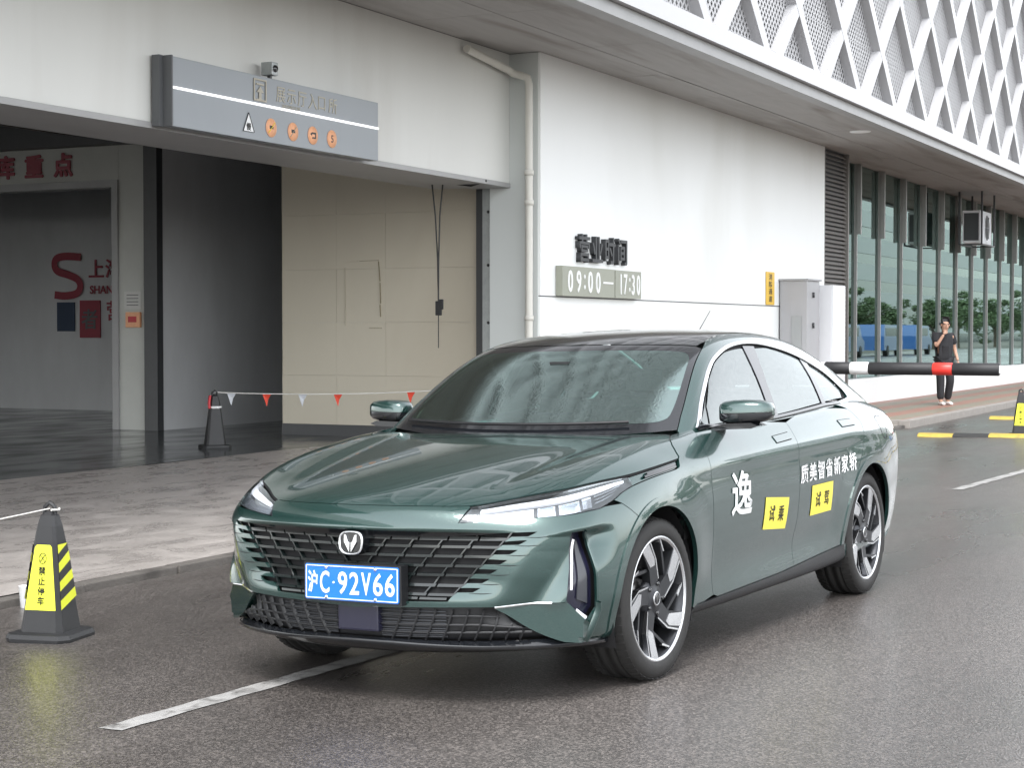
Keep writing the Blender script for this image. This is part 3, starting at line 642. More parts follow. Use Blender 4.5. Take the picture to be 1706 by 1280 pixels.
def panel_geo(S, poly, holes=(), off=0., center=False, gap=.002, skirt=.014, du=.14, dv=.18, maxlen=.03):
    P = resample(S, poly, maxlen)
    if gap: P = inset(S, P, gap, center)
    H = [resample(S, h, maxlen) for h in holes]
    pts = [tuple(p) for p in P]; edges = [(i, (i+1) % len(P)) for i in range(len(P))]
    for h in H:
        k = len(pts); pts += [tuple(p) for p in h]; edges += [(k+i, k+(i+1) % len(h)) for i in range(len(h))]
    lo, hi = P.min(0), P.max(0)
    gu = np.arange(lo[0]+du/2, hi[0], du); gv = np.arange(lo[1]+dv/2, hi[1], dv)
    if len(gu) and len(gv):
        G = np.stack(np.meshgrid(gu, gv, indexing='ij'), -1).reshape(-1, 2); G = G[inside(P, G)]
        for h in H: G = G[~inside(h, G)] if len(G) else G
        B = np.array(pts); sc = np.array([1/du, 1/dv])
        if len(G):
            d = np.min(np.linalg.norm((G[:, None]-B[None])*sc, axis=-1), axis=1); G = G[d > .33]
            pts += [tuple(p) for p in G]
    vo, eo, fo, *_ = geometry.delaunay_2d_cdt([Vector(p) for p in pts], edges, [], 0, 1e-6)
    V = np.array([tuple(v) for v in vo]); F = np.array([f for f in fo if len(f) == 3])
    c = V[F].mean(1); k = inside(P, c)
    for h in H: k &= ~inside(h, c)
    F = F[k]; used = np.unique(F); mp = -np.ones(len(V), int); mp[used] = np.arange(len(used)); V = V[used]; F = mp[F]
    o = off(V) if callable(off) else off
    p, n = S.ev(V[:, 0], V[:, 1]); p = p + n*(np.asarray(o)[..., None] if np.ndim(o) else o)
    a = np.cross(p[F[:, 1]]-p[F[:, 0]], p[F[:, 2]]-p[F[:, 0]]); fl = (a*n[F[:, 0]]).sum(1) < 0; F[fl] = F[fl][:, ::-1]
    if callable(off):                                    # a tilted plate: take normals from the faces
        n = np.zeros_like(p); a = np.cross(p[F[:, 1]]-p[F[:, 0]], p[F[:, 2]]-p[F[:, 0]])
        for k in range(3): np.add.at(n, F[:, k], a)
        n /= np.linalg.norm(n, axis=1, keepdims=True)+1e-12
    if center:
        on = np.abs(p[:, 1]) < 1e-4; p[on, 1] = 0; n[on, 1] = 0
        idx = np.arange(len(p)); mi = idx + len(p); mi[on] = idx[on]
        p = np.concatenate([p, p*[1, -1, 1]]); n = np.concatenate([n, n*[1, -1, 1]]); F = np.concatenate([F, mi[F][:, ::-1]])
    faces = [tuple(f) for f in F]
    if skirt:
        cnt = {}
        for f in faces:
            for i in range(3): e = (f[i], f[(i+1) % 3]); cnt[tuple(sorted(e))] = (cnt.get(tuple(sorted(e)), (0,))[0]+1, e)
        k = len(p); ext = []; en = []
        for _, (c_, e) in cnt.items():
            if c_ != 1: continue
            a, b = e; q = [p[a], p[b], p[b]-n[b]*skirt, p[a]-n[a]*skirt]
            fn = np.cross(q[2]-q[0], q[1]-q[0]); fn = fn/(np.linalg.norm(fn)+1e-12)
            ext += q; en += [-fn]*4 if False else [fn]*4; faces.append((k+1, k, k+3, k+2)); k += 4
        if ext: p = np.concatenate([p, np.array(ext)]); n = np.concatenate([n, np.array(en)])
    return p, n, faces
def panel(name, S, poly, mat, parent=None, both=False, label=None, **kw):
    p, n, f = panel_geo(S, poly, **kw); out = []
    o = obj(name, mesh(p, f, n), mat, parent or car); out.append(o)
    if both:
        o2 = obj(name, mesh(p*[1, -1, 1], [t[::-1] for t in f], n*[1, -1, 1]), mat, (both if both is not True else None) or parent or car); out.append(o2)
    return out
def ribbon_geo(S, line, w, h, closed=False, maxlen=.03, off=0., smooth=True, taper=False):
    """a raised strip lying on the sheet along a uv line"""
    L = resample(S, line, maxlen, closed); p, n = S.ev(L[:, 0], L[:, 1], off); m = len(p); vs = []; ns = []; f = []
    for i in range(m):
        t = p[(i+1) % m if closed else min(i+1, m-1)] - p[(i-1) % m if closed else max(i-1, 0)]; t /= np.linalg.norm(t)+1e-12
        s = np.cross(t, n[i]); s /= np.linalg.norm(s)+1e-12
        ww = w/2*(min(1, .25+3*min(i, m-1-i)/m) if taper else 1)
        vs += [p[i]-s*ww, p[i]-s*ww*.7+n[i]*h, p[i]+s*ww*.7+n[i]*h, p[i]+s*ww]
        ns += [-s*.8+n[i]*.6, -s*.3+n[i]*.95, s*.3+n[i]*.95, s*.8+n[i]*.6]
    for i in range(m if closed else m-1):
        j = (i+1) % m
        for k in range(3): f.append((i*4+k, j*4+k, j*4+k+1, i*4+k+1))
    v = np.array(vs); nn = np.array(ns); nn /= np.linalg.norm(nn, axis=1, keepdims=True)
    a = np.cross(v[f[0][1]]-v[f[0][0]], v[f[0][2]]-v[f[0][0]])
    if (a*nn[f[0][0]]).sum() < 0: f = [q[::-1] for q in f]
    return v, nn, f
def ribbon(name, S, line, w, h, mat, parent=None, both=False, **kw):
    v, n, f = ribbon_geo(S, line, w, h, **kw); out = [obj(name, mesh(v, f, n), mat, parent or car)]
    if both: out.append(obj(name, mesh(v*[1, -1, 1], [q[::-1] for q in f], n*[1, -1, 1]), mat, (both if both is not True else None) or parent or car))
    return out

# dark shell behind every panel gap, lamps and grille
U, V = np.meshgrid(np.linspace(0, body.nu-1, 133), np.linspace(.3, body.nv-1, 49), indexing='ij')
p, n = body.ev(U, V, -.045); sh = p.shape[:2]; P0 = p.reshape(-1, 3); N0 = n.reshape(-1, 3)
idx = np.arange(sh[0]*sh[1]).reshape(sh); fs = []
for i in range(sh[0]-1):
    for j in range(sh[1]-1):
        c = (P0[idx[i, j]]+P0[idx[i+1, j+1]])/2
        if min(math.hypot(c[0]-0, c[2]-WZ), math.hypot(c[0]-WB, c[2]-WZ)) < .40: continue
        fs.append((idx[i, j], idx[i+1, j], idx[i+1, j+1], idx[i, j+1]))
k = len(P0)
obj('inner_shell', mesh(np.concatenate([P0, P0*[1, -1, 1]]), fs + [tuple(x+k for x in q)[::-1] for q in fs], np.concatenate([N0, N0*[1, -1, 1]])), M_seam, car)

# --- seams (uv on the lower body, left side)
HOOD_FRONT = [(0, 7.5), (1.2, 7.52), (2.0, 7.57), (2.46, 7.62)]
HOOD_SIDE = crv([(2.46, 7.62), (3.33, 7.99), (4.12, 8.12), (5.21, 8.06), (6.1, 7.9), (7.04, 7.75), (8.0, 7.83), (8.79, 7.98)], 4)
HOOD_REAR = [(8.82, 8.10), (8.72, 8.8), (8.55, 9.55), (8.2, 10.4), (7.78, 11.0)] + crv([(7.78, 11.0), (7.2, 11.3), (5.6, 11.45), (3, 11.55), (0, 11.6)], 4)[1:]
panel('hood', body, HOOD_FRONT + HOOD_SIDE[1:] + HOOD_REAR, M_paint, center=True)
HL_TOP = crv([(2.52, 7.55), (3.33, 7.91), (4.12, 8.03), (5.25, 7.97), (6.1, 7.82), (6.88, 7.68), (7.04, 7.63)], 4)
HL_REAR = [(7.10, 7.40), (7.07, 7.17)]
HL_LOW = crv([(7.07, 7.17), (6.67, 7.02), (6.38, 6.83), (5.92, 6.68), (5.5, 6.73), (4.5, 6.84), (3.46, 6.83), (2.29, 6.62)], 4)
SEAM = [(6.60, 6.60), (6.79, 6.33), (7.08, 5.88), (7.25, 5.62)]
AF = arch(0, .385, 61, -16)
WING_T = [(3.04, 3.17), (3.9, 3.23), (4.86, 3.30)]
SLOT = [(4.98, 5.98), (5.40, 5.95), (5.55, 5.54), (5.64, 4.08), (5.66, 2.95), (5.44, 2.5), (5.04, 3.05), (4.79, 3.36), (4.96, 4.58)]
# grille opening: saw-toothed outer edge, seven slits running out into the painted bumper
ROWZ = [.668, .637, .601, .563, .526, .490, .455]; ROWY = [.705, .675, .645, .609, .572, .541, .508]
saw = []
for z, y in zip(ROWZ, ROWY):
    saw += [(y - .004, z + .007), (y + .012, z + .008), (y - .016, z - .007), (y - .075, z - .008), (y - .098, z - .0285)]
GR_TOP = [(0, .677), (.25, .677), (.45, .675), (.60, .672)]
GR_BOT = [(.40, .412), (.2, .408), (0, .406)]
GRILLE = [tuple(q) for q in body.inv('f', GR_TOP + saw[0:] + GR_BOT)]
for i in (0, len(GRILLE)-1): GRILLE[i] = (0., GRILLE[i][1])
BUMP = HOOD_FRONT + [(2.50, 7.53)] + HL_LOW[::-1][0:18] + SEAM + AF + [(6.62, .72)] + [(5.95, .95), (5.29, 1.28), (5.44, 2.5)] + WING_T[::-1] + [(2.5, 3.16), (1.46, 3.12), (0, 3.02)]
# half outline closed down the centre line, the grille bites into that line
b1 = [q for q in BUMP]
half = b1 + [(0, GRILLE[-1][1])] + GRILLE[::-1][1:-1] + [(0, GRILLE[0][1])]
bumper = panel('front_bumper', body, half, M_paint, center=True, holes=[SLOT], gap=.0015, du=.06, dv=.085, maxlen=.02)[0]

# headlamps: dark seam frame, reflector bowl, light guide, modules and clear lens
hl = HL_TOP + HL_REAR + HL_LOW[1:]
lamps = []
for sgn in (1, -1):
    e = obj('headlight', None, None, car); e.empty_display_size = .05; lamps.append(e)
def L2(name, S, poly, mat, **kw): return panel(name, S, poly, mat, parent=lamps[0], both=lamps[1], **kw)
L2('bezel', body, hl, M_lampdk, off=-.028, gap=0, skirt=0)
L2('lens', body, hl, M_lens, off=-.002, gap=.003, skirt=.03)
def band(t0, t1, u0, u1, n=14):
    """strip between the lamp's upper and lower edge, t measured from the top"""
    up = np.array(HL_TOP); lw = np.array(HL_LOW[::-1]); us = np.linspace(u0, u1, n)
    a = [(u, np.interp(u, up[:, 0], up[:, 1])) for u in us]; b = [(u, np.interp(u, lw[:, 0], lw[:, 1])) for u in us]
    A = [(u, v+(w-v)*t0) for (u, v), (_, w) in zip(a, b)]; B = [(u, v+(w-v)*t1) for (u, v), (_, w) in zip(a, b)]
    return A + B[::-1]
L2('light_guide', body, band(.14, .36, 2.75, 6.9), M_led, off=-.012, gap=0, skirt=.01)
L2('reflector', body, band(.42, .93, 2.62, 4.05), M_lampin, off=-.020, gap=0, skirt=.006)
for u0, u1 in ((4.15, 4.62), (4.72, 5.35)):
    L2('projector', body, band(.46, .90, u0, u1), M_lampin, off=-.016, gap=0, skirt=.01)
    L2('projector_lens', body, band(.54, .82, u0+.06, u1-.06), M_lens, off=-.008, gap=0, skirt=.006)
L2('side_reflector', body, band(.42, .85, 5.45, 5.75), M_lampin, off=-.018, gap=0, skirt=.008)
for k in range(3):
    t = .44+.13*k
    L2('turn_signal_bar', body, band(t, t+.06, 5.85, 6.75-.12*k), M_lampin, off=-.014, gap=0, skirt=.008)
# vent trim behind the lamp
VENT = crv([(7.08, 7.66), (8.0, 7.75), (8.76, 7.9)], 4) + crv([(8.74, 7.54), (8.6, 7.42), (8.0, 7.34), (7.38, 7.25), (7.10, 7.19)], 3)
panel('fender_vent', body, VENT, M_paint, both=True, off=-.012, gap=.002)
for k in range(2):
    ribbon('vent_fin', body, [(7.55+.1*k, 7.44+.13*k), (8.1, 7.49+.12*k), (8.66, 7.58+.15*k)], .012, .010, M_black, both=True, off=-.010)
ribbon('hood_seam', body, HOOD_SIDE, .010, .0005, M_seam, both=True, off=-.008)

# fender, doors, quarter panel
DOOR_F = [(9.60, 10.3), (9.62, 9.83), (9.67, 8.46), (9.67, 7.12), (9.67, 6.25), (9.72, 4.8), (9.77, 3.6), (9.83, 2.38), (9.86, 2.0)]
sillz = lambda x: float(np.interp(x, [-2.42, -1.45, -.36], [.315, .27, .252]))
def silluv(xs): return [tuple(q) for q in body.inv('s', [(x, sillz(x)) for x in xs])]
AB = arch(0, .385, 61, 193)
fen = SEAM[::-1] + HL_LOW[3:9][::-1] + HL_LOW[0:3][::-1] + crv([(7.10, 7.17), (7.38, 7.22), (8.0, 7.31), (8.62, 7.40), (8.77, 7.52)], 3) + [(8.81, 7.96)] + [(8.85, 8.10), (8.75, 8.8), (8.58, 9.55), (8.23, 10.4), (7.85, 11.02), (8.2, 11.6), (9.3, 11.6)] + DOOR_F + silluv([-.5, -.42]) + AB[::-1]
panel('fender', body, fen, M_paint, both=True, gap=.0015)
BCUT = [tuple(q) for q in body.inv('s', [(-1.64, z) for z in (.99, .94, .86, .76, .66, .55, .45, .36, sillz(-1.64))])]
fd = DOOR_F + silluv(np.linspace(-.66, -1.60, 8)) + BCUT[::-1] + [(11.6, 10.45), (10.6, 10.4)]
fdoors = panel('front_door', body, fd, M_paint, both=True, du=.07, dv=.14)
RC = [tuple(q) for q in body.inv('s', [(-2.62, 1.02), (-2.70, .946), (-2.655, .858), (-2.60, .784), (-2.515, .70), (-2.44, .603), (-2.385, .50), (-2.355, .40), (-2.35, sillz(-2.35))])]
rd = BCUT + silluv(np.linspace(-1.70, -2.30, 6)) + RC[::-1] + [(13.5, 10.8), (12.8, 10.6)]
rdoors = panel('rear_door', body, rd, M_paint, both=True, du=.07, dv=.14)
AR = arch(WB, .385, 192, -20, 40)
TL = [(16.35, 8.25), (17.0, 8.52), (18.0, 8.6), (19.2, 8.6), (19.2, 7.3), (18.2, 7.15), (17.3, 7.05), (16.85, 7.4), (16.45, 7.75)]
qp = RC + silluv([-2.36]) + AR + [(16.9, 2.0), (17.05, 4.5), (17.1, 6.8), (16.85, 7.4), (16.45, 7.75), (16.35, 8.25), (17.0, 8.52), (17.7, 9.1), (17.6, 10.2), (17.2, 11.6), (15.4, 11.9), (14.6, 11.7), (14.2, 11.3)]
panel('quarter_panel', body, qp, M_paint, both=True)
tl = panel('tail_light', body, TL, M_tail, both=True, off=-.004)
panel('rear_bumper', body, [(17.1, 6.8), (17.05, 4.5), (16.9, 2.0), (16.75, .9), (18, .9), (20, .9), (22, .9), (22, 6.9), (20, 6.95), (18.2, 7.1), (17.3, 7.0)], M_paint, both=True)
panel('tailgate', body, [(17.7, 9.1), (17.05, 8.56), (18.0, 8.64), (19.24, 8.64), (19.24, 7.26), (18.2, 7.12), (20, 6.97), (22, 6.92), (22, 11.9), (20, 11.9), (18, 11.9), (17.25, 11.6), (17.6, 10.2)], M_paint, both=True)
# door handles, fuel flap, seams
for S0, doors, us in ((.0, fdoors, ((-1.355, .934), (-1.575, .944), (-1.58, .912), (-1.37, .903))), (0., rdoors, ((-2.34, .968), (-2.555, .968), (-2.565, .936), (-2.36, .934)))):
    q = [tuple(t) for t in body.inv('s', us)]
    panel('handle', body, q, M_paint, parent=doors[0], both=doors[1], off=.004, gap=.001, skirt=.01)
    for e in ((0, 1), (2, 3)): ribbon('handle_gap', body, [q[e[0]], q[e[1]]], .007, .001, M_seam, parent=doors[0], both=doors[1], off=.001)
fu = [tuple(t) for t in body.inv('s', [(-3.00, .955), (-3.13, .955), (-3.15, .86), (-3.06, .845)])]
ribbon('fuel_flap_seam', body, crv(fu, 5, True), .005, .001, M_seam, closed=True)

# sills, lower front and lip
panel('sill', body, silluv(np.linspace(-.40, -2.38, 12)) + [(14.05, 1.6), (14.0, 1.0)] + [(u, .25) for u in (13.6, 12.5, 11, 10, 9.4)] + [(9.2, 1.0)], M_plast, both=True, off=.006, gap=.001)
LOW = [(0, 3.0), (1.46, 3.10), (2.5, 3.14), (3.02, 3.12), (3.6, 2.55), (4.2, 1.95), (4.68, 1.46)]
lowg = obj('lower_grille', None, None, car)
panel('backing', body, LOW + [(4.6, 1.42), (2.67, 1.42), (.88, 1.6), (0, 1.62)], M_plast, parent=lowg, center=True, off=-.03, gap=0, skirt=0)
lip = [(0, 1.64), (.88, 1.62), (2.67, 1.45), (4.0, 1.44), (4.75, 1.38), (5.29, 1.24), (6.0, .9), (6.64, .68), (6.6, .15), (5, .1), (3, .1), (0, .1)]
panel('front_lip', body, lip, M_black, center=True, off=.012, gap=0, skirt=.03)
ribbon('lip_edge', body, [(0, 1.60), (.88, 1.58), (2.67, 1.41), (4.75, 1.34), (5.29, 1.2), (6.0, .88)], .016, .010, M_black, both=True, off=.012)
# lower grille bars: three long ribs and slanting struts, a finer slatted centre
for k, v in enumerate((2.05, 2.42, 2.78)):
    umax = (3.95, 3.55, 3.2)[k]
    ribbon('rib', body, [(0, v-.02), (1.4, v), (2.5, v+.02), (umax, v)], .007, .012, M_plast, parent=lowg, both=True, off=-.026)
for k in range(9):
    u = .75 + .36*k; top = 3.02 if u+.25 < 3.0 else 3.1 - (u+.25-3.0)*1.0
    if top < 1.9: continue
    ribbon('strut', body, [(u, 1.62), (u+.28*(top-1.6)/1.45, top)], .008, .016, M_plast, parent=lowg, both=True, off=-.028)
for k in range(11):
    v = 1.78+.115*k
    ribbon('slat', body, [(.52, v), (1.2, v), (1.95, v+.01)], .005, .010, M_disc if False else M_alloyd, parent=lowg, both=True, off=-.030)
mb = MB(); mb.box(.868, .905, -.082, .108, .282, .388, .008); mb.build('radar_cover', M_radar, lowg)
# painted wing under the slot with its bright strip
W = [(3.06, 3.13), (3.9, 3.19), (4.84, 3.26), (5.42, 2.47), (5.27, 1.30), (4.73, 1.44), (4.2, 1.97), (3.6, 2.58)]
# flat facet: the outline is taken from the skin and laid onto one plane
pa, pb_, pc_ = (body.ev(u, v, o)[0] for u, v, o in ((3.06, 3.13, -.004), (4.84, 3.26, -.016), (4.73, 1.44, .030)))
pn_ = np.cross(pb_-pa, pc_-pa); pn_ /= np.linalg.norm(pn_); pn_ *= math.copysign(1, pn_[0])
P_, n_, f_ = panel_geo(body, W, gap=.001, skirt=0)
P_ = P_ - ((P_-pa) @ pn_)[:, None]*pn_*np.where(P_[:, 0] < .56, .55, 1.)[:, None]
k_ = len(P_); cnt = {}
for t in f_:
    for i in range(3): e_ = tuple(sorted((t[i], t[(i+1) % 3]))); cnt[e_] = cnt.get(e_, 0)+1
Q_ = P_ - pn_*.05; ff = f_ + [(a_, b_, b_+k_, a_+k_) for (a_, b_), c_ in cnt.items() if c_ == 1]
for sg in (1, -1):
    mb = MB(); mb.add(np.concatenate([P_, Q_])*[1, sg, 1], ff); mb.build('bumper_wing', M_paint, car)
ribbon('wing_strip', body, [(3.08, 3.16), (3.6, 3.21), (4.45, 3.27)], .008, .004, M_chrome, both=True, off=-.002)
ribbon('wing_rim', body, [(5.64, 3.2), (5.66, 2.95), (5.5, 2.3), (5.3, 1.45)], .014, .022, M_paint, both=True, off=0.)
# vertical lamp slot
drl = []
for sgn in (1, -1):
    e = obj('day_running_lamp', None, None, car); e.empty_display_size = .05; drl.append(e)
panel('housing', body, SLOT, M_radar, parent=drl[0], both=drl[1], off=-.034, gap=0, skirt=0)
panel('slot_wall', body, [(5.30, 5.6), (5.38, 5.5), (5.5, 4.1), (5.5, 3.1), (5.2, 3.3), (5.24, 4.4)], M_lampdk, parent=drl[0], both=drl[1], off=-.026, gap=0, skirt=.006)
ribbon('led_strip', body, [(5.13, 5.66), (5.06, 4.7), (4.95, 3.72)], .0075, .006, M_led, parent=drl[0], both=drl[1], off=-.010)
ribbon('led_strip', body, [(5.06, 2.98), (5.36, 2.62)], .013, .006, M_led, parent=drl[0], both=drl[1], off=-.006)
ribbon('slot_rim', body, [(5.40, 5.95), (5.56, 5.54), (5.65, 4.08), (5.665, 2.95)], .007, .008, M_paint, both=True)

# upper grille: dark backing, blades in stepped rows, slanting connectors
grille = obj('grille', None, None, car); grille.empty_display_size = .05
gb = [tuple(q) for q in body.inv('f', [(0, .672), (.3, .672), (.6, .68), (.74, .685), (.56, .43), (.40, .395), (0, .39)])]
gb[0] = (0., gb[0][1]); gb[-1] = (0., gb[-1][1])
panel('backing', body, gb, M_seam, parent=grille, center=True, off=-.035, gap=0, skirt=0)
M_blade = pbr('grille_blade', (.008, .012, .012), rough=.2, coat=.5)
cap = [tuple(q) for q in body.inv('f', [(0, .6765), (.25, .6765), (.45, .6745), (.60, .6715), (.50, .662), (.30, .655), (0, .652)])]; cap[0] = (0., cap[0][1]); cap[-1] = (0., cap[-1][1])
panel('grille_top_band', body, cap, M_black, parent=grille, center=True, off=-.003, gap=0, skirt=.03)  # gloss black band across the top of the grille opening
for r in range(8):
    z = (.652 - .0365*r) if r else .650
    zc = z - .0005
    y1 = (ROWY + [.475])[r] - .085 if r else .62
    zc = [.6495, .619, .582, .5445, .508, .4725, .438, .4215][r]
    w = .118; y = y1; k = 0
    while y > .02:
        ya = max(y - w + .008, .0); h = .0105
        tilt = lambda yy: 0
        pts = [(ya, zc - h/2), (y, zc - h/2), (y + .006, zc + h/2), (ya + .006, zc + h/2)]
        if r == 7: pts = [(ya, zc-.005), (y, zc-.005), (y+.003, zc+.005), (ya+.003, zc+.005)]
        q = [tuple(t) for t in body.inv('f', pts)]
        panel('blade', body, q, M_blade, parent=grille, both=True and grille, off=-.012, gap=0, skirt=.02, du=9, dv=9, maxlen=.05)
        if r < 7:
            pts = [(y - .007, zc + h/2), (y, zc + h/2), (y + .020, zc + .031), (y + .013, zc + .031)]
            q = [tuple(t) for t in body.inv('f', pts)]
            panel('connector', body, q, M_blade, parent=grille, both=grille, off=-.012, gap=0, skirt=.02, du=9, dv=9, maxlen=.05)
        y -= w; k += 1
# thin slits that carry each blade row out into the painted bumper
for z, y in zip(ROWZ, ROWY):
    q = [tuple(t) for t in body.inv('f', [(y - .03, z - .012), (y + .02, z - .0135), (y + .058, z - .011)])]
    ribbon('bumper_crease', body, q, .0035, .0006, M_seam, parent=bumper, both=bumper, taper=True)

# licence plate and emblem
plate = obj('license_plate', None, None, car, (.932, 0.003, .470), (0, R(-1.5), 0))
mb = MB(); mb.prism([(-.22+.012*(1-math.cos(a)) if False else x, z) for x, z in [(-.214,-.07),(.214,-.07),(.22,-.064),(.22,.064),(.214,.07),(-.214,.07),(-.22,.064),(-.22,-.064)]], -.002, .0, 'x'); mb.build('plate_panel', M_plate, plate)
for a, b in (((-.213,-.0635),(.213,-.0635)), ((-.213,.0635),(.213,.0635)), ((-.2135,-.063),(-.2135,.063)), ((.2135,-.063),(.2135,.063))):
    mb = MB(); mb.beam((.0012, a[0], a[1]), (.0012, b[0], b[1]), .003, .0035, (1, 0, 0)); mb.build('plate_border', M_white, plate)
cs = (('沪', -.176, .052, 1.0), ('C', -.108, .1, 1.), ('·', -.066, .09, 1.), ('9', -.020, .1, 1.), ('2', .040, .1, 1.), ('V', .098, .1, 1.), ('6', .150, .1, 1.), ('6', .193, .1, 1.))
xs = [-.183, -.126, -.0835, -.041, .014, .069, .124, .179]
for (ch, _, s, _), yy in zip(cs, xs):
    me = text_mesh(ch, .125 if ch not in '沪·' else (.098 if ch == '沪' else .14), .0008, .0016)
    co = np.array([v.co[:] for v in me.vertices]); wd = np.ptp(co[:, 0]); hg = np.ptp(co[:, 1])
    tw, th = (.044, .088) if ch != '·' else (.009, .009)
    for v in me.vertices: v.co = (v.co.z + .0012, v.co.x*tw/wd, v.co.y*th/hg)
    obj('character', me, M_white, plate, (0, yy, 0))
for yy in (-.118, .112):
    for zz in (.0585, -.0585):
        mb = MB(); mb.lathe([(0, .007), (.004, .0065), (.0075, .003), (.008, 0)], 12, 'x', (0.001, yy, zz)); mb.build('bolt', M_chrome, plate)
mb = MB(); mb.box(.88, .929, -.224, .232, .392, .546); mb.build('plate_mount', M_plast, car)
emb = obj('emblem', None, None, car, (.925, 0, .628), (0, R(-4), 0))
def sq(a, b, n=28, e=3.2):
    o = []
    for i in range(n):
        t = 2*math.pi*i/n; c, s_ = math.cos(t), math.sin(t); k = .9 + .1*(s_ > 0)
        o.append((a*math.copysign(abs(c)**(2/e), c)*(1 - .12*(s_ < 0)*abs(s_)), b*math.copysign(abs(s_)**(2/e), s_)))
    return o
mb = MB(); mb.prism(sq(.056, .047), -.05, .0, 'x'); mb.build('badge_base', M_black, emb)
oo, ii = sq(.056, .047), sq(.049, .040); n_ = len(oo); vs = [(.001, *p) for p in oo] + [(.009, *((np.array(p)+np.array(q))/2)) for p, q in zip(oo, ii)] + [(.001, *p) for p in ii]
mb = MB(); mb.add(vs, [(i, (i+1) % n_, n_+(i+1) % n_, n_+i) for i in range(n_)] + [(n_+i, n_+(i+1) % n_, 2*n_+(i+1) % n_, 2*n_+i) for i in range(n_)], True); mb.build('badge_ring', M_chrome, emb)
for s_ in (-1, 1):
    mb = MB(); mb.prism([(s_*.004, -.036), (s_*.029, .004), (s_*.029, .033), (s_*.020, .030), (s_*.010, .004), (s_*.003, .002)], .001, .007, 'x'); mb.build('badge_wing', M_chrome, emb)

# --- greenhouse
WS = [(.16, 8.0), (.16, 7.0), (.14, 6.0), (.16, 5.2), (.22, 4.66), (.6, 4.76), (1.2, 4.84), (1.9, 4.93), (2.5, 5.02), (2.8, 5.07), (2.84, 5.3), (2.80, 6.0), (2.76, 7.0), (2.74, 8.0)]
WSI = [(.44, 8.0), (.42, 7.0), (.40, 6.0), (.40, 5.42), (.46, 5.2), (.62, 5.08), (1.2, 5.08), (1.9, 5.14), (2.3, 5.22), (2.46, 5.36), (2.52, 5.6), (2.50, 6.5), (2.46, 8.0)]
def flip(poly): return poly
class Mir:                                               # view of the roof sheet with the centre line at u = 0
    pass
def gpanel(name, poly, mat, parent=None, **kw):
    """full-width roof panel: build the left half, mirror and weld on the centre line"""
    P_, n_, f_ = panel_geo(green, poly, skirt=0, gap=0, **kw)
    on = np.abs(P_[:, 1]) < 2e-3; P_[on, 1] = 0; n_[on, 1] = 0; n_ /= np.linalg.norm(n_, axis=1, keepdims=True)
    idx = np.arange(len(P_)); mi = idx + len(P_); mi[on] = idx[on]
    PP = np.concatenate([P_, P_*[1, -1, 1]]); NN = np.concatenate([n_, n_*[1, -1, 1]])
    FF = f_ + [tuple(mi[list(t)])[::-1] for t in f_]
    return obj(name, mesh(PP, FF, NN), mat, parent or car)
wsh = gpanel('windshield', crv(WSI, 3) , M_wind, off=.001)
frit = WS + WSI[::-1]
gpanel('windshield_frit', frit, M_black, wsh, off=0.)
gpanel('roof', [(2.78, 8.0), (2.80, 7.0), (2.84, 6.0), (2.88, 5.3), (3.2, 5.24), (3.9, 5.34), (4.6, 5.38), (5.3, 5.4), (6.0, 5.42), (6.35, 5.5), (6.35, 6.5), (6.3, 8.0)], M_roof, off=.0)
RGL = [(6.4, 8.0), (6.45, 6.5), (6.45, 5.5), (7.2, 5.42), (8.2, 5.4), (9.0, 5.4), (9.2, 5.6), (9.25, 6.5), (9.25, 8.0)]
gpanel('rear_window', RGL, M_side, off=0.)
# side frames: one painted hoop per side (pillar, roof rail, rear pillar) with the window aperture cut out
APER = [tuple(q) for q in green.inv('s', [(-.660, 1.003), (-.787, 1.10), (-.97, 1.214), (-1.123, 1.292), (-1.255, 1.334), (-1.476, 1.376), (-1.766, 1.389), (-2.066, 1.365), (-2.426, 1.300), (-2.691, 1.216), (-2.80, 1.145), (-2.845, 1.10), (-2.82, 1.068), (-2.618, 1.052), (-2.35, 1.048), (-1.95, 1.028), (-1.6, 1.014), (-1.2, 1.008), (-.9, 1.003)])]
HOOP = [(0.0, .3), (.2, 4.6), (.6, 4.72), (1.2, 4.80), (1.9, 4.89), (2.5, 4.98), (2.85, 5.05), (3.2, 5.20), (3.9, 5.30), (4.6, 5.34), (5.3, 5.36), (6.0, 5.38), (6.5, 5.44), (7.2, 5.38), (8.2, 5.36), (9.0, 5.36), (9.3, 5.6), (9.35, 8.0), (10, 8.0), (10, 4), (10, 0), (9, 0), (8, 0), (7, 0), (5, 0), (3, 0), (1.0, 0), (.4, 0)]
panel('side_frame', green, HOOP, M_paint, both=True, holes=[APER], gap=0, skirt=.012, du=.12, dv=.12)
ribbon('window_trim', green, crv(APER[:14], 3), .020, .007, M_chrome, both=True, off=.0005)
ribbon('belt_trim', green, APER[13:] + [APER[0]], .022, .008, M_black, both=True, off=.001)
panel('window_rubber', green, APER, M_seam, both=True, off=-.016, gap=-.004, skirt=0, holes=[[tuple(q) for q in green.inv('s', [(-.74, 1.02), (-.84, 1.10), (-1.02, 1.208), (-1.177, 1.287), (-1.366, 1.338), (-1.621, 1.356), (-1.815, 1.357), (-2.116, 1.341), (-2.397, 1.292), (-2.66, 1.207), (-2.79, 1.12), (-2.76, 1.075), (-2.6, 1.066), (-2.35, 1.062), (-1.95, 1.042), (-1.6, 1.028), (-1.2, 1.022), (-.9, 1.018)])]])
def glassuv(pts): return [tuple(q) for q in green.inv('s', pts)]
FG = glassuv([(-.82, 1.018), (-.86, 1.10), (-1.015, 1.214), (-1.177, 1.293), (-1.366, 1.344), (-1.60, 1.362), (-1.625, 1.36), (-1.60, 1.218), (-1.575, 1.094), (-1.56, 1.03), (-1.2, 1.02)])
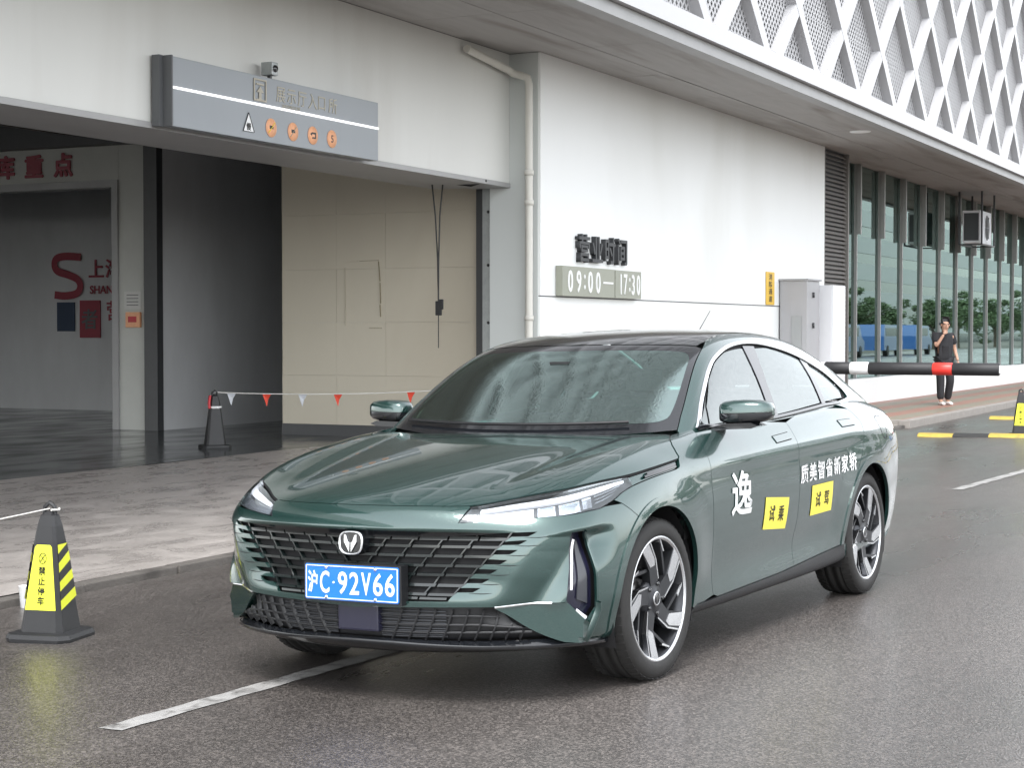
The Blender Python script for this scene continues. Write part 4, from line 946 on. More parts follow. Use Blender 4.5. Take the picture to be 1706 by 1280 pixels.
QF = glassuv([(-.70, 1.012), (-.80, 1.015), (-.845, 1.10), (-.90, 1.145), (-.80, 1.075)])
RG = glassuv([(-1.79, 1.360), (-1.95, 1.362), (-2.116, 1.347), (-2.36, 1.305), (-2.385, 1.28), (-2.375, 1.207), (-2.345, 1.066), (-1.95, 1.045), (-1.67, 1.032), (-1.71, 1.184)])
QG = glassuv([(-2.49, 1.282), (-2.703, 1.208), (-2.785, 1.125), (-2.74, 1.08), (-2.42, 1.07), (-2.455, 1.189)])
for nm, q, par in (('window', FG, fdoors), ('quarter_light', QF, fdoors), ('window', RG, rdoors), ('quarter_window', QG, rdoors)):
    panel(nm, green, q, M_side, parent=par[0], both=par[1], off=-.008, gap=0, skirt=0)
panel('pillar_cover', green, glassuv([(-1.632, 1.372), (-1.785, 1.37), (-1.70, 1.184), (-1.66, 1.02), (-1.566, 1.018), (-1.605, 1.2)]), M_black, both=True, off=-.003, gap=0, skirt=.01)
panel('quarter_bar', green, glassuv([(-2.385, 1.30), (-2.48, 1.285), (-2.445, 1.18), (-2.41, 1.06), (-2.352, 1.06), (-2.385, 1.2)]), M_black, both=True, off=-.003, gap=0, skirt=.01)
# cowl, wipers
mb = MB(); mb.add([(-.30, y, z) for y, z in ((-.70, .955), (.70, .955))] + [(-.62, y, .975) for y in (-.74, .74)], [(0, 1, 3, 2)]); mb.build('cowl_panel', M_plast, car)
for y0, y1 in ((.52, -.10), (-.02, -.62)):
    pts = [green.ev(.36, 8 - abs(y)/.22 if abs(y) < .22 else (7 - (abs(y)-.22)/.24 if abs(y) < .46 else 6-(abs(y)-.46)/.22), .02)[0]*np.array([1, math.copysign(1, y), 1]) for y in np.linspace(y0, y1, 9)]
    mb = MB(); mb.tube([tuple(p) for p in pts], .008, 6); mb.build('wiper', M_plast, car)

# door mirrors
def mirror(sg):
    e = obj('wing_mirror', None, None, fdoors[0] if sg > 0 else fdoors[1])
    ys = np.array([0, .04, .12, .3, .5, .7, .86, .95, 1.0]); y = .838 + .238*ys
    hh = np.array([.022, .044, .053, .058, .058, .055, .049, .038, .018]); dd = np.array([.03, .055, .068, .075, .076, .070, .060, .046, .02])
    zc = 1.068 + .006*ys; xc = -.845 - .03*ys**2
    n_ = 28; v = []
    for i in range(len(ys)):
        for k in range(n_):
            t = 2*math.pi*k/n_; c, s_ = math.cos(t), math.sin(t)
            px = dd[i]*math.copysign(abs(c)**.55, c); pz = hh[i]*math.copysign(abs(s_)**.55, s_)*(1 if s_ > 0 else .85)
            if px < 0: px = max(px, -.045)
            v.append((xc[i]+px, sg*y[i], zc[i]+pz))
    fs_up, fs_dn = [], []
    for i in range(len(ys)-1):
        for k in range(n_):
            k2 = (k+1) % n_; q = (i*n_+k, i*n_+k2, (i+1)*n_+k2, (i+1)*n_+k)
            mid = (k+.5)/n_*2*math.pi; (fs_up if math.sin(mid) > .02 else fs_dn).append(q)
    mb = MB(); mb.add(v, fs_up + [tuple(range(n_)), tuple((len(ys)-1)*n_+k for k in range(n_))], True); o = mb.build('mirror_cap', M_paint, e)
    mb = MB(); mb.add([(a, b, c-.002) for a, b, c in v], fs_dn, True); mb.build('mirror_base', M_black, e)
    mb = MB(); mb.prism([(sg*.81, .985), (sg*.81, 1.005), (sg*.87, 1.022), (sg*1.0, 1.026), (sg*1.035, 1.012), (sg*1.0, 1.0), (sg*.87, .995)][::sg], -.90, -.785, 'x'); mb.build('mirror_arm', M_black, e)
    mb = MB(); mb.prism([(sg*.855, 1.03), (sg*1.04, 1.035), (sg*1.06, 1.07), (sg*1.03, 1.105), (sg*.88, 1.105), (sg*.852, 1.07)], -.908, -.900, 'x'); mb.build('mirror_glass', M_chrome, e)
for sg in (1, -1): mirror(sg)

# --- wheels
def make_wheel():
    w = obj('wheel', None, None, car); w.empty_display_size = .1
    prof = [(.254, -.100), (.262, -.109), (.275, -.1145), (.305, -.112), (.322, -.102), (.331, -.085), (.3345, -.055), (.335, -.050), (.329, -.049), (.329, -.041), (.335, -.040), (.3355, -.012), (.329, -.011), (.329, .011), (.3355, .012), (.335, .040), (.329, .041), (.329, .049), (.335, .050), (.3345, .055), (.331, .085), (.322, .102), (.305, .112), (.275, .1145), (.262, .109), (.254, .100)]
    ty = MB(); ty.lathe(prof, 64, 'y'); t = ty.build('tyre', M_tyre, w)
    tb = MB()
    for k in range(54):                                   # shoulder tread blocks
        a = 2*math.pi*k/54
        for s_ in (-1, 1):
            vs = []
            for da, r, y in ((0, .334, .055), (.075, .334, .055), (.075, .326, .098), (0, .326, .098), (0, .3375, .056), (.075, .3375, .056), (.075, .329, .0995), (0, .329, .0995)):
                vs.append((r*math.sin(a+da+.02*s_), s_*y, r*math.cos(a+da+.02*s_)))
            tb.add(vs, [(4, 5, 6, 7), (0, 1, 5, 4), (1, 2, 6, 5), (2, 3, 7, 6), (3, 0, 4, 7)])
    tr = tb.build('tread', M_tyre, t); tr['kind'] = 'stuff'
    rb = MB(); rb.lathe([(.232, .098), (.234, .104), (.231, .108), (.222, .104), (.214, .090), (.205, .06), (.200, -.09), (.228, -.10)], 56, 'y'); rim = rb.build('rim', M_alloyd, w)
    lipm = MB(); lipm.lathe([(.2335, .1045), (.2315, .1085), (.224, .107), (.219, .101)], 56, 'y'); lipm.build('rim_lip', M_silver, rim)
    dm = MB(); dm.lathe([(0, -.035), (.15, -.035), (.155, -.03), (.155, -.012), (.15, -.008), (.08, -.008), (.075, .02), (0, .02)], 40, 'y'); dm.build('brake_disc', M_disc, w)
    cal = MB(); cal.prism([(.16*math.cos(a), .16*math.sin(a)) for a in np.radians(np.linspace(110, 165, 7))] + [(.09*math.cos(a), .09*math.sin(a)) for a in np.radians(np.linspace(165, 110, 7))], -.03, .025, 'y'); cal.build('brake_caliper', M_alloyd, w)
    pol = lambda r, d: (r*math.sin(R(d)), r*math.cos(R(d)))
    def prism_y(poly, hi, lo, crown=0.):
        mb = MB(); n_ = len(poly); vs = [(p[0], lo, p[1]) for p in poly] + [(p[0], hi(p) if callable(hi) else hi, p[1]) for p in poly]
        mb.add(vs, [tuple(range(n_)), tuple(range(n_, 2*n_))[::-1]] + [(i, (i+1) % n_, n_+(i+1) % n_, n_+i) for i in range(n_)]); return mb
    surf_h = lambda p: .086 + .016*min(1, (math.hypot(*p)/.22)**2)
    for k in range(5):
        d = 72*k
        main = [pol(.045, d-32), pol(.06, d+20), pol(.115, d+10), pol(.222, d+20), pol(.222, d+1), pol(.150, d-12), pol(.075, d-34)]
        prism_y(main, surf_h, .05).build('spoke', M_alloyd, rim)
        face = [pol(.128, d+7), pol(.2245, d+20), pol(.2245, d+5.5), pol(.150, d-9), pol(.125, d-10)]
        prism_y(face, lambda p: surf_h(p)+.0025, .08).build('spoke_face', M_silver, rim)
        edge = [pol(.075, d-33.5), pol(.150, d-11.5), pol(.2235, d+2.5), pol(.2235, d+.6), pol(.150, d-14.5), pol(.077, d-37.5)]
        prism_y(edge, lambda p: surf_h(p)+.0015, .075).build('spoke_edge', M_silver, rim)
        blade = [pol(.115, d+12), pol(.2235, d+50), pol(.2235, d+46), pol(.125, d+8)]
        prism_y(blade, lambda p: surf_h(p)-.008, .06).build('spoke_blade', M_alloyd, rim)
        blade = [pol(.180, d+38), pol(.2238, d+51.5), pol(.2238, d+49.5), pol(.184, d+35)]
        prism_y(blade, lambda p: surf_h(p)-.004, .07).build('spoke_edge', M_silver, rim)
        nb = MB(); c = pol(.057, d+36); nb.lathe([(0, .094), (.008, .094), (.0085, .088)], 6, 'y', (c[0], 0, c[1])); nb.build('wheel_nut', M_black, rim)
    hb = MB(); hb.lathe([(0, .094), (.028, .093), (.032, .088), (.05, .088), (.072, .080), (.075, .05)], 30, 'y'); hb.build('hub', M_alloyd, rim)
    cp = MB(); cp.lathe([(0, .0975), (.022, .097), (.026, .093)], 24, 'y'); cp.build('centre_cap', M_black, rim)
    cr = MB(); cr.lathe([(.0215, .0975), (.024, .0985), (.0265, .0955)], 24, 'y'); cr.build('cap_ring', M_silver, rim)
    return w
w0 = make_wheel()
spots = ((0, .79, 0, 14), (WB, .79, 0, 40), (0, -.79, 180, 0), (WB, -.79, 180, 25))
for i, (x, y, a, sp) in enumerate(spots):
    w = w0 if i == 0 else copy_tree(w0, car)
    steer = R(-2) if x == 0 else 0
    w.location = (x, y, WZ); w.rotation_euler = Matrix.Rotation(R(a)+steer, 3, 'Z').to_euler() if False else (0, 0, R(a)+steer)
    for ch in w.children:
        if ch.name.startswith(('rim', 'tyre')): ch.rotation_euler = (0, R(sp), 0)
        if ch.name.startswith('rim'): ch.scale = (1.115, 1, 1.115)
for ax in (0, WB):
    ringp = arch(ax, .384, -14 if ax == 0 else -18, 193, 44) + arch(ax, .424, 193, -14 if ax == 0 else -18, 44)
    panel('wheel_arch_trim', body, ringp, M_paint, both=True, off=.005, gap=0, skirt=.02, du=9, dv=9, maxlen=.025)
    for s_ in (1, -1):
        mb = MB(); an = np.radians(np.linspace(-22, 202, 30)); vs = []
        for t in an:
            for r_, y_ in ((.10, .54), (.392, .54), (.400, .60), (.398, .875)): vs.append((ax+r_*math.cos(t), s_*y_, WZ+r_*math.sin(t)))
        mb.add(vs, [(i*4+j, (i+1)*4+j, (i+1)*4+j+1, i*4+j+1) for i in range(29) for j in range(3)], True); mb.build('wheel_liner', M_seam, car)
# --- underbody and cabin
mb = MB(); mb.box(-3.5, .62, -.56, .56, .20, .42); mb.box(-2.33, -.44, -.80, .80, .205, .34); mb.build('underbody', M_seam, car)
mb = MB(); mb.prism([(-.42, .80), (-.44, .955), (-.60, .985), (-.86, .965), (-.92, .90), (-.90, .70), (-.75, .62), (-.5, .6)], -.74, .74, 'y'); mb.build('dashboard', M_inter, car)
mb = MB(); mb.box(-.84, -.80, -.16, .12, .955, 1.07, .01); mb.build('screen', M_black, car)
st = obj('steering_wheel', None, None, car, (-1.02, .37, .93), (0, R(-62), 0))
mb = MB(); mb.tube([(.185*math.cos(t), .185*math.sin(t), 0) for t in np.linspace(0, 2*math.pi, 33)], .015, 8, False); mb.build('steering_rim', M_inter, st)
mb = MB(); mb.box(-.17, .17, -.02, .02, -.012, .012, .005); mb.box(-.05, .05, -.05, .05, -.02, .02, .01); mb.build('steering_boss', M_inter, st)
def seat(x, y, w):
    e = obj('seat', None, None, car, (x, y, 0))
    mb = MB(); mb.box(-.27, .27, -w, w, .40, .56, .05); mb.build('cushion', M_seat, e)
    mb = MB(); b = MB(); b.box(-.07, .07, -w*.95, w*.95, 0, .60, .05); b.build('backrest', M_seat, e, (-.24, 0, .52), (0, R(-17), 0))
    if w < .3:
        h = MB(); h.box(-.045, .045, -.13, .13, 0, .17, .04); h.build('headrest', M_seat, e, (-.435, 0, 1.14), (0, R(-12), 0))
    else:
        for k in (-.38, 0, .38):
            h = MB(); h.box(-.045, .045, -.12, .12, 0, .14, .04); h.build('headrest', M_seat, e, (-.43, k, 1.11), (0, R(-12), 0))
seat(-1.42, .36, .25); seat(-1.42, -.36, .25); seat(-2.25, 0, .62)
mb = MB(); mb.box(-3.45, -2.55, -.62, .62, .85, 1.0); mb.build('parcel_shelf', M_inter, car)
mb = MB(); mb.box(-.98, -.94, -.11, .11, 1.255, 1.325, .012); mb.build('rear_view_mirror', M_plast, car)
mb = MB(); mb.prism([(-.72, -.16), (-.8, .0), (-.72, .16)][::1] if False else [(-.92, -.05), (-.86, -.05), (-.86, .05), (-.92, .05)], 1.26, 1.31); mb.build('camera_pod', M_plast, car)
# whip aerial at the rear of the roof
mb = MB(); mb.tube([(-2.62, -.05, 1.40), (-2.66, -.05, 1.44)], .014, 8); mb.tube([(-2.66, -.05, 1.44), (-2.86, -.05, 1.575)], [.003, .0015], 6); mb.build('roof_aerial', M_plast, car)

# --- lettering and stickers on the doors
def decal(name, me_or_grid, x0, z0, mat, parent, rot=0., off=.0035, fs=None):
    if fs is None:
        co = np.array([v.co[:] for v in me_or_grid.vertices]); fs = [tuple(f.vertices) for f in me_or_grid.polygons]
    else: co = np.array(me_or_grid)
    c, s_ = math.cos(rot), math.sin(rot)
    X = x0 - (co[:, 0]*c - co[:, 1]*s_); Z = z0 + co[:, 0]*s_ + co[:, 1]*c
    xs_, zs_ = np.linspace(X.min()-.01, X.max()+.01, 9), np.linspace(Z.min()-.01, Z.max()+.01, 7)   # lookup of the door skin
    G = np.array([[body.pos(*body.inv('s', [(a, b)])[0])[1] for b in zs_] for a in xs_])
    fx = np.clip((X-xs_[0])/(xs_[1]-xs_[0]), 0, 7.999); fz = np.clip((Z-zs_[0])/(zs_[1]-zs_[0]), 0, 5.999)
    i, j = fx.astype(int), fz.astype(int); a, b = fx-i, fz-j
    Y = G[i, j]*(1-a)*(1-b)+G[i+1, j]*a*(1-b)+G[i, j+1]*(1-a)*b+G[i+1, j+1]*a*b
    return obj(name, mesh(np.stack([X, Y+off, Z], 1), fs), mat, parent)
def gridm(w, h, nx=6, ny=4):
    v = [(-w/2+w*i/nx, -h/2+h*j/ny, 0) for i in range(nx+1) for j in range(ny+1)]
    return v, [(i*(ny+1)+j, (i+1)*(ny+1)+j, (i+1)*(ny+1)+j+1, i*(ny+1)+j+1) for i in range(nx) for j in range(ny)]
me = text_mesh('逸', .215, 0, .0045, sx=1.18); decal('lettering', me, -.878, .704, M_white, fdoors[0], R(-2))
for k, ch in enumerate('质美智省新家轿'):
    me = text_mesh(ch, .098, 0, .0022, sx=1.12); decal('lettering', me, -1.70 - .1225*k, .7315 + .0025*k, M_white, rdoors[0])
for (x0, z0, t, par, rt) in ((-1.327, .570, '试乘', fdoors[0], R(-4.5)), (-1.975, .589, '试驾', rdoors[0], R(.5))):
    v, f = gridm(.315, .152); s = decal('sticker', v, x0, z0, M_yellow, par, rt, .003, f)
    for k, ch in enumerate(t):
        me = text_mesh(ch, .082, 0, .001, sx=.95); dx = -.062+.124*k
        decal('sticker_print', me, x0 - dx*math.cos(rt), z0 + dx*math.sin(rt), M_ink, s, rt, .0052)
# ---------------------------------------------------------------- signs and fittings on the building
M_signg = pbr('sign_grey', (.205, .225, .245), .38, var=.10, vscale=1.5, stretch=(1, 1, .35), coat=.2)
M_signd = pbr('sign_side', (.10, .105, .11), .5)
M_glow = pbr('light_strip', (.80, .82, .85), .35, emit=(1, 1, 1), estr=.35)
M_faded = pbr('faded_letters', (.40, .37, .30), .5, var=.2, vscale=20)
M_orange = pbr('faded_orange', (.80, .40, .22), .5, var=.18, vscale=25)
M_sgrn = pbr('sign_olive', (.30, .31, .255), .4, var=.06, vscale=3)
M_charc = pbr('charcoal_letters', (.035, .037, .04), .5)
M_red = pbr('red_print', (.50, .03, .04), .5)
def wall_text(parent, s, x, y, z, size, mat, depth=.004, bold=0., sx=1., name='character'):
    """letters on a face that looks towards -Y, one mesh for each character; x, z give the centre of the first"""
    out = []
    for k, ch in enumerate(s):
        if ch == ' ': continue
        me = text_mesh(ch, size, depth, bold, sx=sx); o = obj(name, me, mat, parent, (x + k*size*1.0*sx if not isinstance(x, (list, tuple)) else x[k], y, z), (R(90), 0, 0)); out.append(o)
    return out
sg = thing('garage_sign', 'long grey sign box with faded road symbols on the header above the garage', 'sign', (12.08, 9.28, 3.165))
mb = MB(); mb.box(.02, 3.42, -.15, -.04, 0, .585, .004); mb.build('sign_box', M_signg, sg)
mb = MB(); mb.box(0, .018, -.17, -.002, -.005, .59); mb.box(-.05, -.002, -.08, -.002, -.005, .592); mb.build('sign_end', M_signd, sg)
mb = MB(); mb.box(.02, 3.42, -.157, -.151, .315, .335); mb.build('light_strip', M_glow, sg)
ic = obj('door_symbol', None, None, sg, (1.32, -.153, .455))
for x0, x1, z0, z1 in ((-.10, .10, .085, .10), (-.10, .10, -.10, -.085), (-.10, -.085, -.085, .085), (.085, .10, -.085, .085), (-.06, .06, .045, .06)):
    mb = MB(); mb.box(x0, x1, -.006, 0, z0, z1); mb.build('stroke', M_faded, ic)
mb = MB(); mb.prism([(-.05, -.08), (-.02, -.08), (-.02, -.02), (-.055, -.02), (0, .035), (.055, -.02), (.02, -.02), (.02, -.08), (.05, -.08), (.05, -.085), (-.05, -.085)], -.006, 0, 'y'); mb.build('arrow', M_faded, ic)
wall_text(sg, '展示厅入口所', [1.66, 1.84, 2.02, 2.2, 2.36, 2.56], -.152, .455, .16, M_faded, .002)
me = text_mesh('SHOWROOM', .05, .001, 0); obj('lettering', me, M_faded, sg, (1.83, -.152, .355), (R(90), 0, 0))
tri = obj('warning_triangle', None, None, sg, (1.14, -.152, .135))
mb = MB(); mb.prism([(-.085, -.07), (.085, -.07), (0, .10)], -.002, 0, 'y'); mb.build('triangle_face', M_white, tri)
for a, b in (((-.085, -.07), (.085, -.07)), ((.085, -.07), (0, .10)), ((0, .10), (-.085, -.07))):
    mb = MB(); mb.beam((a[0], -.0035, a[1]), (b[0], -.0035, b[1]), .003, .008, (0, 1, 0)); mb.build('triangle_edge', M_ink, tri)
me = text_mesh('慢', .07, .001, .001); obj('character', me, M_ink, tri, (0, -.004, -.025), (R(90), 0, 0))
for k, x in enumerate((1.50, 1.86, 2.20, 2.54)):
    rd_ = obj('round_symbol', None, None, sg, (x, -.152, .135))
    mb = MB(); mb.lathe([(0, -.004), (.085, -.004), (.086, 0)], 28, 'y'); mb.build('disc', M_orange, rd_)
    if k < 2:
        mb = MB(); mb.beam((-.05, -.006, -.05), (.05, -.006, .05), .003, .012, (0, 1, 0)); mb.build('bar', M_faded if k else M_yellow, rd_)
        mb = MB(); mb.box(-.03, .03, -.0055, -.004, -.01, .02); mb.build('pictogram', M_ink, rd_)
    elif k == 2:
        mb = MB(); mb.prism([(-.05, .01), (-.02, .03), (.05, .03), (.05, -.03), (-.02, -.03), (-.01, -.015), (.035, -.015), (.035, .012), (-.02, .012), (-.02, -.005)], -.006, -.004, 'y'); mb.build('pictogram', M_ink, rd_)
    else: obj('character', text_mesh('5', .10, .001, .001), M_ink, rd_, (0, -.005, 0), (R(90), 0, 0))
cm = thing('security_camera', 'small dark camera box standing on top of the grey garage sign', 'camera', (13.62, 9.17, 3.752))
mb = MB(); mb.box(-.05, .05, -.06, .06, .03, .15, .008); mb.build('camera_body', M_galv, cm); mb = MB(); mb.lathe([(.0, -.076), (.03, -.075), (.035, -.061)], 16, 'y', (0, 0, .09)); mb.build('lens', M_black, cm)
mb = MB(); mb.box(-.015, .015, -.015, .015, -.002, .03); mb.build('stem', M_dark, cm)
# opening hours
hr = thing('opening_hours_board', 'olive two-panel board reading 09:00 to 17:30 on the white wall', 'sign', (19.27, 8.895, 1.872))
mb = MB(); mb.box(0, 1.60, -.09, 0, 0, .362, .004); p1_ = mb.build('board_panel', M_sgrn, hr)
mb = MB(); mb.box(1.625, 2.50, -.09, 0, .0, .358, .004); p2_ = mb.build('board_panel', M_sgrn, hr)
for s_, xs_ in (('09:00', (.22, .47, .645, .82, 1.06)), ('17:30', (1.80, 1.95, 2.09, 2.21, 2.39))):
    for ch, x in zip(s_, xs_):
        me = text_mesh(ch, .37, .004, .004, sx=.80 if s_[0] == '0' else .66); obj('numeral', me, M_white, hr, (x, -.094, .18), (R(90), 0, 0))
mb = MB(); mb.box(1.22, 1.54, -.097, -.091, .172, .196); mb.build('dash', M_white, hr)
lt = thing('wall_lettering', 'dark raised Chinese letters on the white wall above the opening hours board', 'lettering', (19.8, 8.9, 2.30))
for k, ch in enumerate('营业时间'):
    me = text_mesh(ch, .36, .03, .008); obj('character', me, M_charc, lt, (.20+.405*k, -.032, .17), (R(90), 0, 0))
ys_ = thing('yellow_wall_sign', 'narrow yellow vertical sign on the white wall beside the grey cabinet', 'sign', (27.30, 8.895, 1.878))
mb = MB(); mb.box(0, .42, -.012, 0, 0, .53); mb.build('sign_plate', pbr('sign_yellow', (.72, .46, .06), .5), ys_)
for k, ch in enumerate('消防通道'):
    me = text_mesh(ch, .105, .001, .001, sx=1.7); obj('character', me, M_ink, ys_, (.21, -.014, .45-.118*k), (R(90), 0, 0))
# rainwater pipe
M_pipe = pbr('pvc_pipe', (.62, .61, .56), .45, var=.08, vscale=4)
pp = thing('drain_pipe', 'cream plastic rainwater pipe running down the corner of the white wall', 'pipe', (18.73, 8.99, 0))
mb = MB(); mb.tube([(-1.15, .22, 4.60), (-.1, .22, 4.50), (-.02, .20, 4.47), (0, .1, 4.44), (0, .02, 4.41), (0, 0, 4.33), (0, 0, 0.0)], .045, 12); mb.build('pipe_run', M_pipe, pp)
for z in (3.3, 2.95, 1.6):
    mb = MB(); mb.lathe([(.046, z-.03), (.056, z-.03), (.056, z+.03), (.046, z+.03)], 16); mb.build('pipe_collar', M_pipe, pp)
# tape remains and the cable in the garage mouth
tp = thing('tape_remains', 'torn strips of brown tape left on the beige garage wall', 'tape', (19.395, 11.40, 1.5))
M_tape = pbr('old_tape', (.30, .26, .17), .6, var=.4, vscale=40)
for (y0, z0, y1, z1) in ((.53, .82, .33, .845), (.30, .84, .02, .845), (.02, .83, .0, .58), (.0, .56, -.01, .30), (.0, .28, -.01, .13), (.16, -.01, -.02, -.015), (.52, .76, .51, .02)):
    mb = MB(); mb.beam((-.003, y0, z0), (-.003, y1, z1), .006, .014 if y0 < .5 else .008, (1, 0, 0)); mb.build('tape_strip', M_tape if y0 < .5 else M_beige, tp)
cb = thing('hanging_cable', 'black looped cable with a plug hanging from the garage header', 'cable', (18.2, 9.78, 1.3))
mb = MB(); mb.tube([(0, .22, 1.93), (.0, .17, 1.5), (.0, .14, 1.0), (.0, .13, .6), (.0, .13, .35)], .010, 6); mb.tube([(0, .06, 1.95), (.0, .11, 1.5), (.0, .125, 1.0), (0, .13, .62)], .010, 6); mb.tube([(.0, .06, 1.93), (.0, -.1, 1.86), (.0, -.3, 1.83), (0, -.5, 1.88)], .016, 6); mb.tube([(0, .13, .35), (0, .13, -.05)], .007, 6); mb.build('cord', M_ink, cb)
mb = MB(); mb.box(-.025, .025, .095, .16, .33, .50, .01); mb.box(-.02, .02, .07, .12, .40, .52, .01); mb.build('plug', M_plast, cb)
# notices inside the garage
nt = thing('paper_notice', 'white paper notice on the grey pier inside the garage', 'notice', (19.395, 15.30, 1.75)); mb = MB(); mb.box(-.006, 0, -.14, .14, 0, .24); mb.build('sheet', pbr('notice_paper', (.62, .62, .60), .7, var=.1, vscale=30), nt)
for k in range(4): mb = MB(); mb.box(-.0075, -.0065, -.10, .10, .05+.045*k, .06+.045*k); mb.build('text_line', M_signd, nt)
al = thing('alarm_box', 'orange alarm call point below the paper notice in the garage', 'alarm', (19.395, 15.27, 1.50)); mb = MB(); mb.box(-.05, 0, -.12, .12, 0, .21, .01); mb.build('case', M_orange, al); mb = MB(); mb.box(-.055, -.051, -.07, .07, .07, .15); mb.build('front_plate', M_red, al)
rl = thing('red_lettering', 'row of dark red Chinese characters above the inner garage doorway', 'lettering', (19.395, 16.3, 3.56))
M_dred = pbr('dark_red_letters', (.27, .035, .055), .5)
for k, ch in enumerate('点重库'):
    me = text_mesh(ch, .34, .01, .012); obj('character', me, M_dred, rl, (-.012, .18+.52*k, .20), (R(90), 0, R(-90)))
lg = thing('inner_wall_logo', 'red ribbon-shaped S emblem with lettering on the dark inner garage wall', 'logo', (23.99, 20.3, 2.0))
mb = MB(); pts = [(-.30, .72), (.05, .74), (.24, .70), (.28, .58), (.20, .48), (-.02, .42), (-.22, .34), (-.28, .22), (-.2, .10), (.05, .06), (.28, .08)]
P_ = np.array(crv([(a, b) for a, b in pts], 4)); vs = []
for i in range(len(P_)):
    t = P_[min(i+1, len(P_)-1)]-P_[max(i-1, 0)]; t = t/np.linalg.norm(t); nn = np.array([-t[1], t[0]])*.065
    vs += [(-.03, *(P_[i]-nn)), (-.03, *(P_[i]+nn))]
mb.add(vs, [(2*i, 2*i+1, 2*i+3, 2*i+2) for i in range(len(P_)-1)]); mb.build('ribbon', M_dred, lg)
for k, ch in enumerate('上海'): obj('character', text_mesh(ch, .34, .008, .006), M_dred, lg, (-.02, -.62-.36*k, .52), (R(90), 0, R(-90)))
obj('lettering', text_mesh('SHANGHAI', .19, .004, .003), M_dred, lg, (-.02, -.95, .16), (R(90), 0, R(-90)))
mb = MB(); mb.box(-.02, 0, -.14, .24, -.55, -.05); mb.build('blue_square', pbr('dull_blue', (.03, .05, .09), .6), lg)
mb = MB(); mb.box(-.03, 0, -.70, -.26, -.66, -.02, .012); mb.build('red_square', M_dred, lg)
obj('character', text_mesh('者', .36, .004, .006), M_signd, lg, (-.036, -.48, -.34), (R(90), 0, R(-90))); obj('character', text_mesh('营', .36, .004, .003), M_dred, lg, (-.02, -1.0, -.2), (R(90), 0, R(-90)))
# electrical cabinets
M_cab = pbr('cabinet_grey', (.36, .36, .37), .5, var=.08, vscale=3); M_cabw = pbr('cabinet_white', (.70, .71, .73), .45, var=.05, vscale=3)
ca = thing('electrical_cabinet', 'tall grey electrical cabinet standing against the white wall', 'cabinet', (28.0, 8.42, 0))
mb = MB(); mb.box(0, .70, 0, .46, .0, 2.28, .01); mb.build('case', M_cab, ca); mb = MB(); mb.box(-.014, -.002, .09, .26, .9, 1.7, .004); mb.build('side_panel', pbr('cabinet_panel', (.31, .32, .32), .5), ca)
mb = MB(); mb.box(-.03, .73, -.03, .47, 2.28, 2.31, .004); mb.build('cap', M_cab, ca)
for z in (.8, 1.5, 2.0): mb = MB(); mb.lathe([(0, z), (.018, z), (.018, z+.09), (0, z+.09)], 10, 'z', (.30, -.02, 0)); mb.build('hinge', M_dark, ca)
cw = thing('white_cabinet', 'white metal cabinet beside the taller grey electrical cabinet', 'cabinet', (28.82, 8.22, 0))
mb = MB(); mb.box(0, .75, 0, .38, .0, 2.22, .01); mb.build('case', M_cabw, cw); mb = MB(); mb.box(-.012, -.001, .03, .35, .1, 2.15, .003); mb.build('door', M_cabw, cw); mb = MB(); mb.box(-.03, -.012, .31, .33, .55, .70); mb.build('handle', M_dark, cw)
# air conditioner on hangers under the soffit
ac = thing('air_conditioner', 'white outdoor air conditioner hung on a frame in front of the glass', 'air conditioner', (41.9, 8.45, 3.50))
mb = MB(); mb.box(0, 1.25, .0, .42, .02, .78, .015); mb.build('case', M_cabw, ac)
mb = MB(); mb.box(-.012, -.002, .04, .38, .08, .72); mb.build('intake_grille', M_dark, ac)
mb = MB(); mb.lathe([(.30, -.008), (.33, -.02), (.36, -.008)], 28, 'y', (.72, 0, .40)); mb.build('fan_ring', M_cabw, ac)
mb = MB(); mb.lathe([(0, -.004), (.30, -.004)], 28, 'y', (.72, 0, .40)); mb.build('fan_recess', M_dark, ac)
for k in range(6):
    a = k*math.pi/3; mb = MB(); mb.beam((.72, -.012, .40), (.72+.29*math.cos(a), -.012, .40+.29*math.sin(a)), .006, .03, (0, 1, 0)); mb.build('fan_blade', M_galv, ac)
mb = MB()
for x in (-.1, 1.35):
    for y in (-.05, .47): mb.box(x-.02, x+.02, y-.02, y+.02, -.02, 1.215)
    mb.box(x-.02, x+.02, -.05, .47, -.03, .0)
mb.box(-.1, 1.35, -.07, -.03, -.03, 0); mb.box(-.1, 1.35, .45, .49, -.03, 0); mb.build('hanger_frame', M_dark, ac)
# ---------------------------------------------------------------- barrier, strips, cones, pennants
M_foam = pbr('black_foam', (.018, .018, .02), .55, var=.2, vscale=30); M_rbar = pbr('reflective_red', (.70, .04, .03), .35); M_wbar = pbr('reflective_white', (.78, .78, .78), .35, var=.1, vscale=20)
bo = thing('boom_barrier', 'lowered black foam boom barrier with red and white bands across the road', 'barrier', (22.0, 6.9, road_z(6.9)))
zb = .985 - road_z(6.9)
mb = MB(); mb.box(-.18, .18, -.05, .30, .0, .98, .015); mb.build('barrier_cabinet', M_cab, bo); mb = MB(); mb.box(-.2, .2, -.07, .32, .981, 1.02, .01); mb.build('cabinet_lid', M_dark, bo)
def armseg(y0, y1, r, mat, nm='arm_sleeve'):
    mb = MB(); n_ = 14; vs = []
    prof = [(r*.9, y0), (r, y0-.01), (r, y1+.01), (r*.9, y1)]
    mb.lathe(prof, 18, 'y', (0, 0, 0)); mb.lathe([(0, y0), (r*.9, y0)], 18, 'y'); mb.lathe([(0, y1), (r*.9, y1)], 18, 'y'); o = mb.build(nm, mat, bo, (-.28, 0, zb)); return o
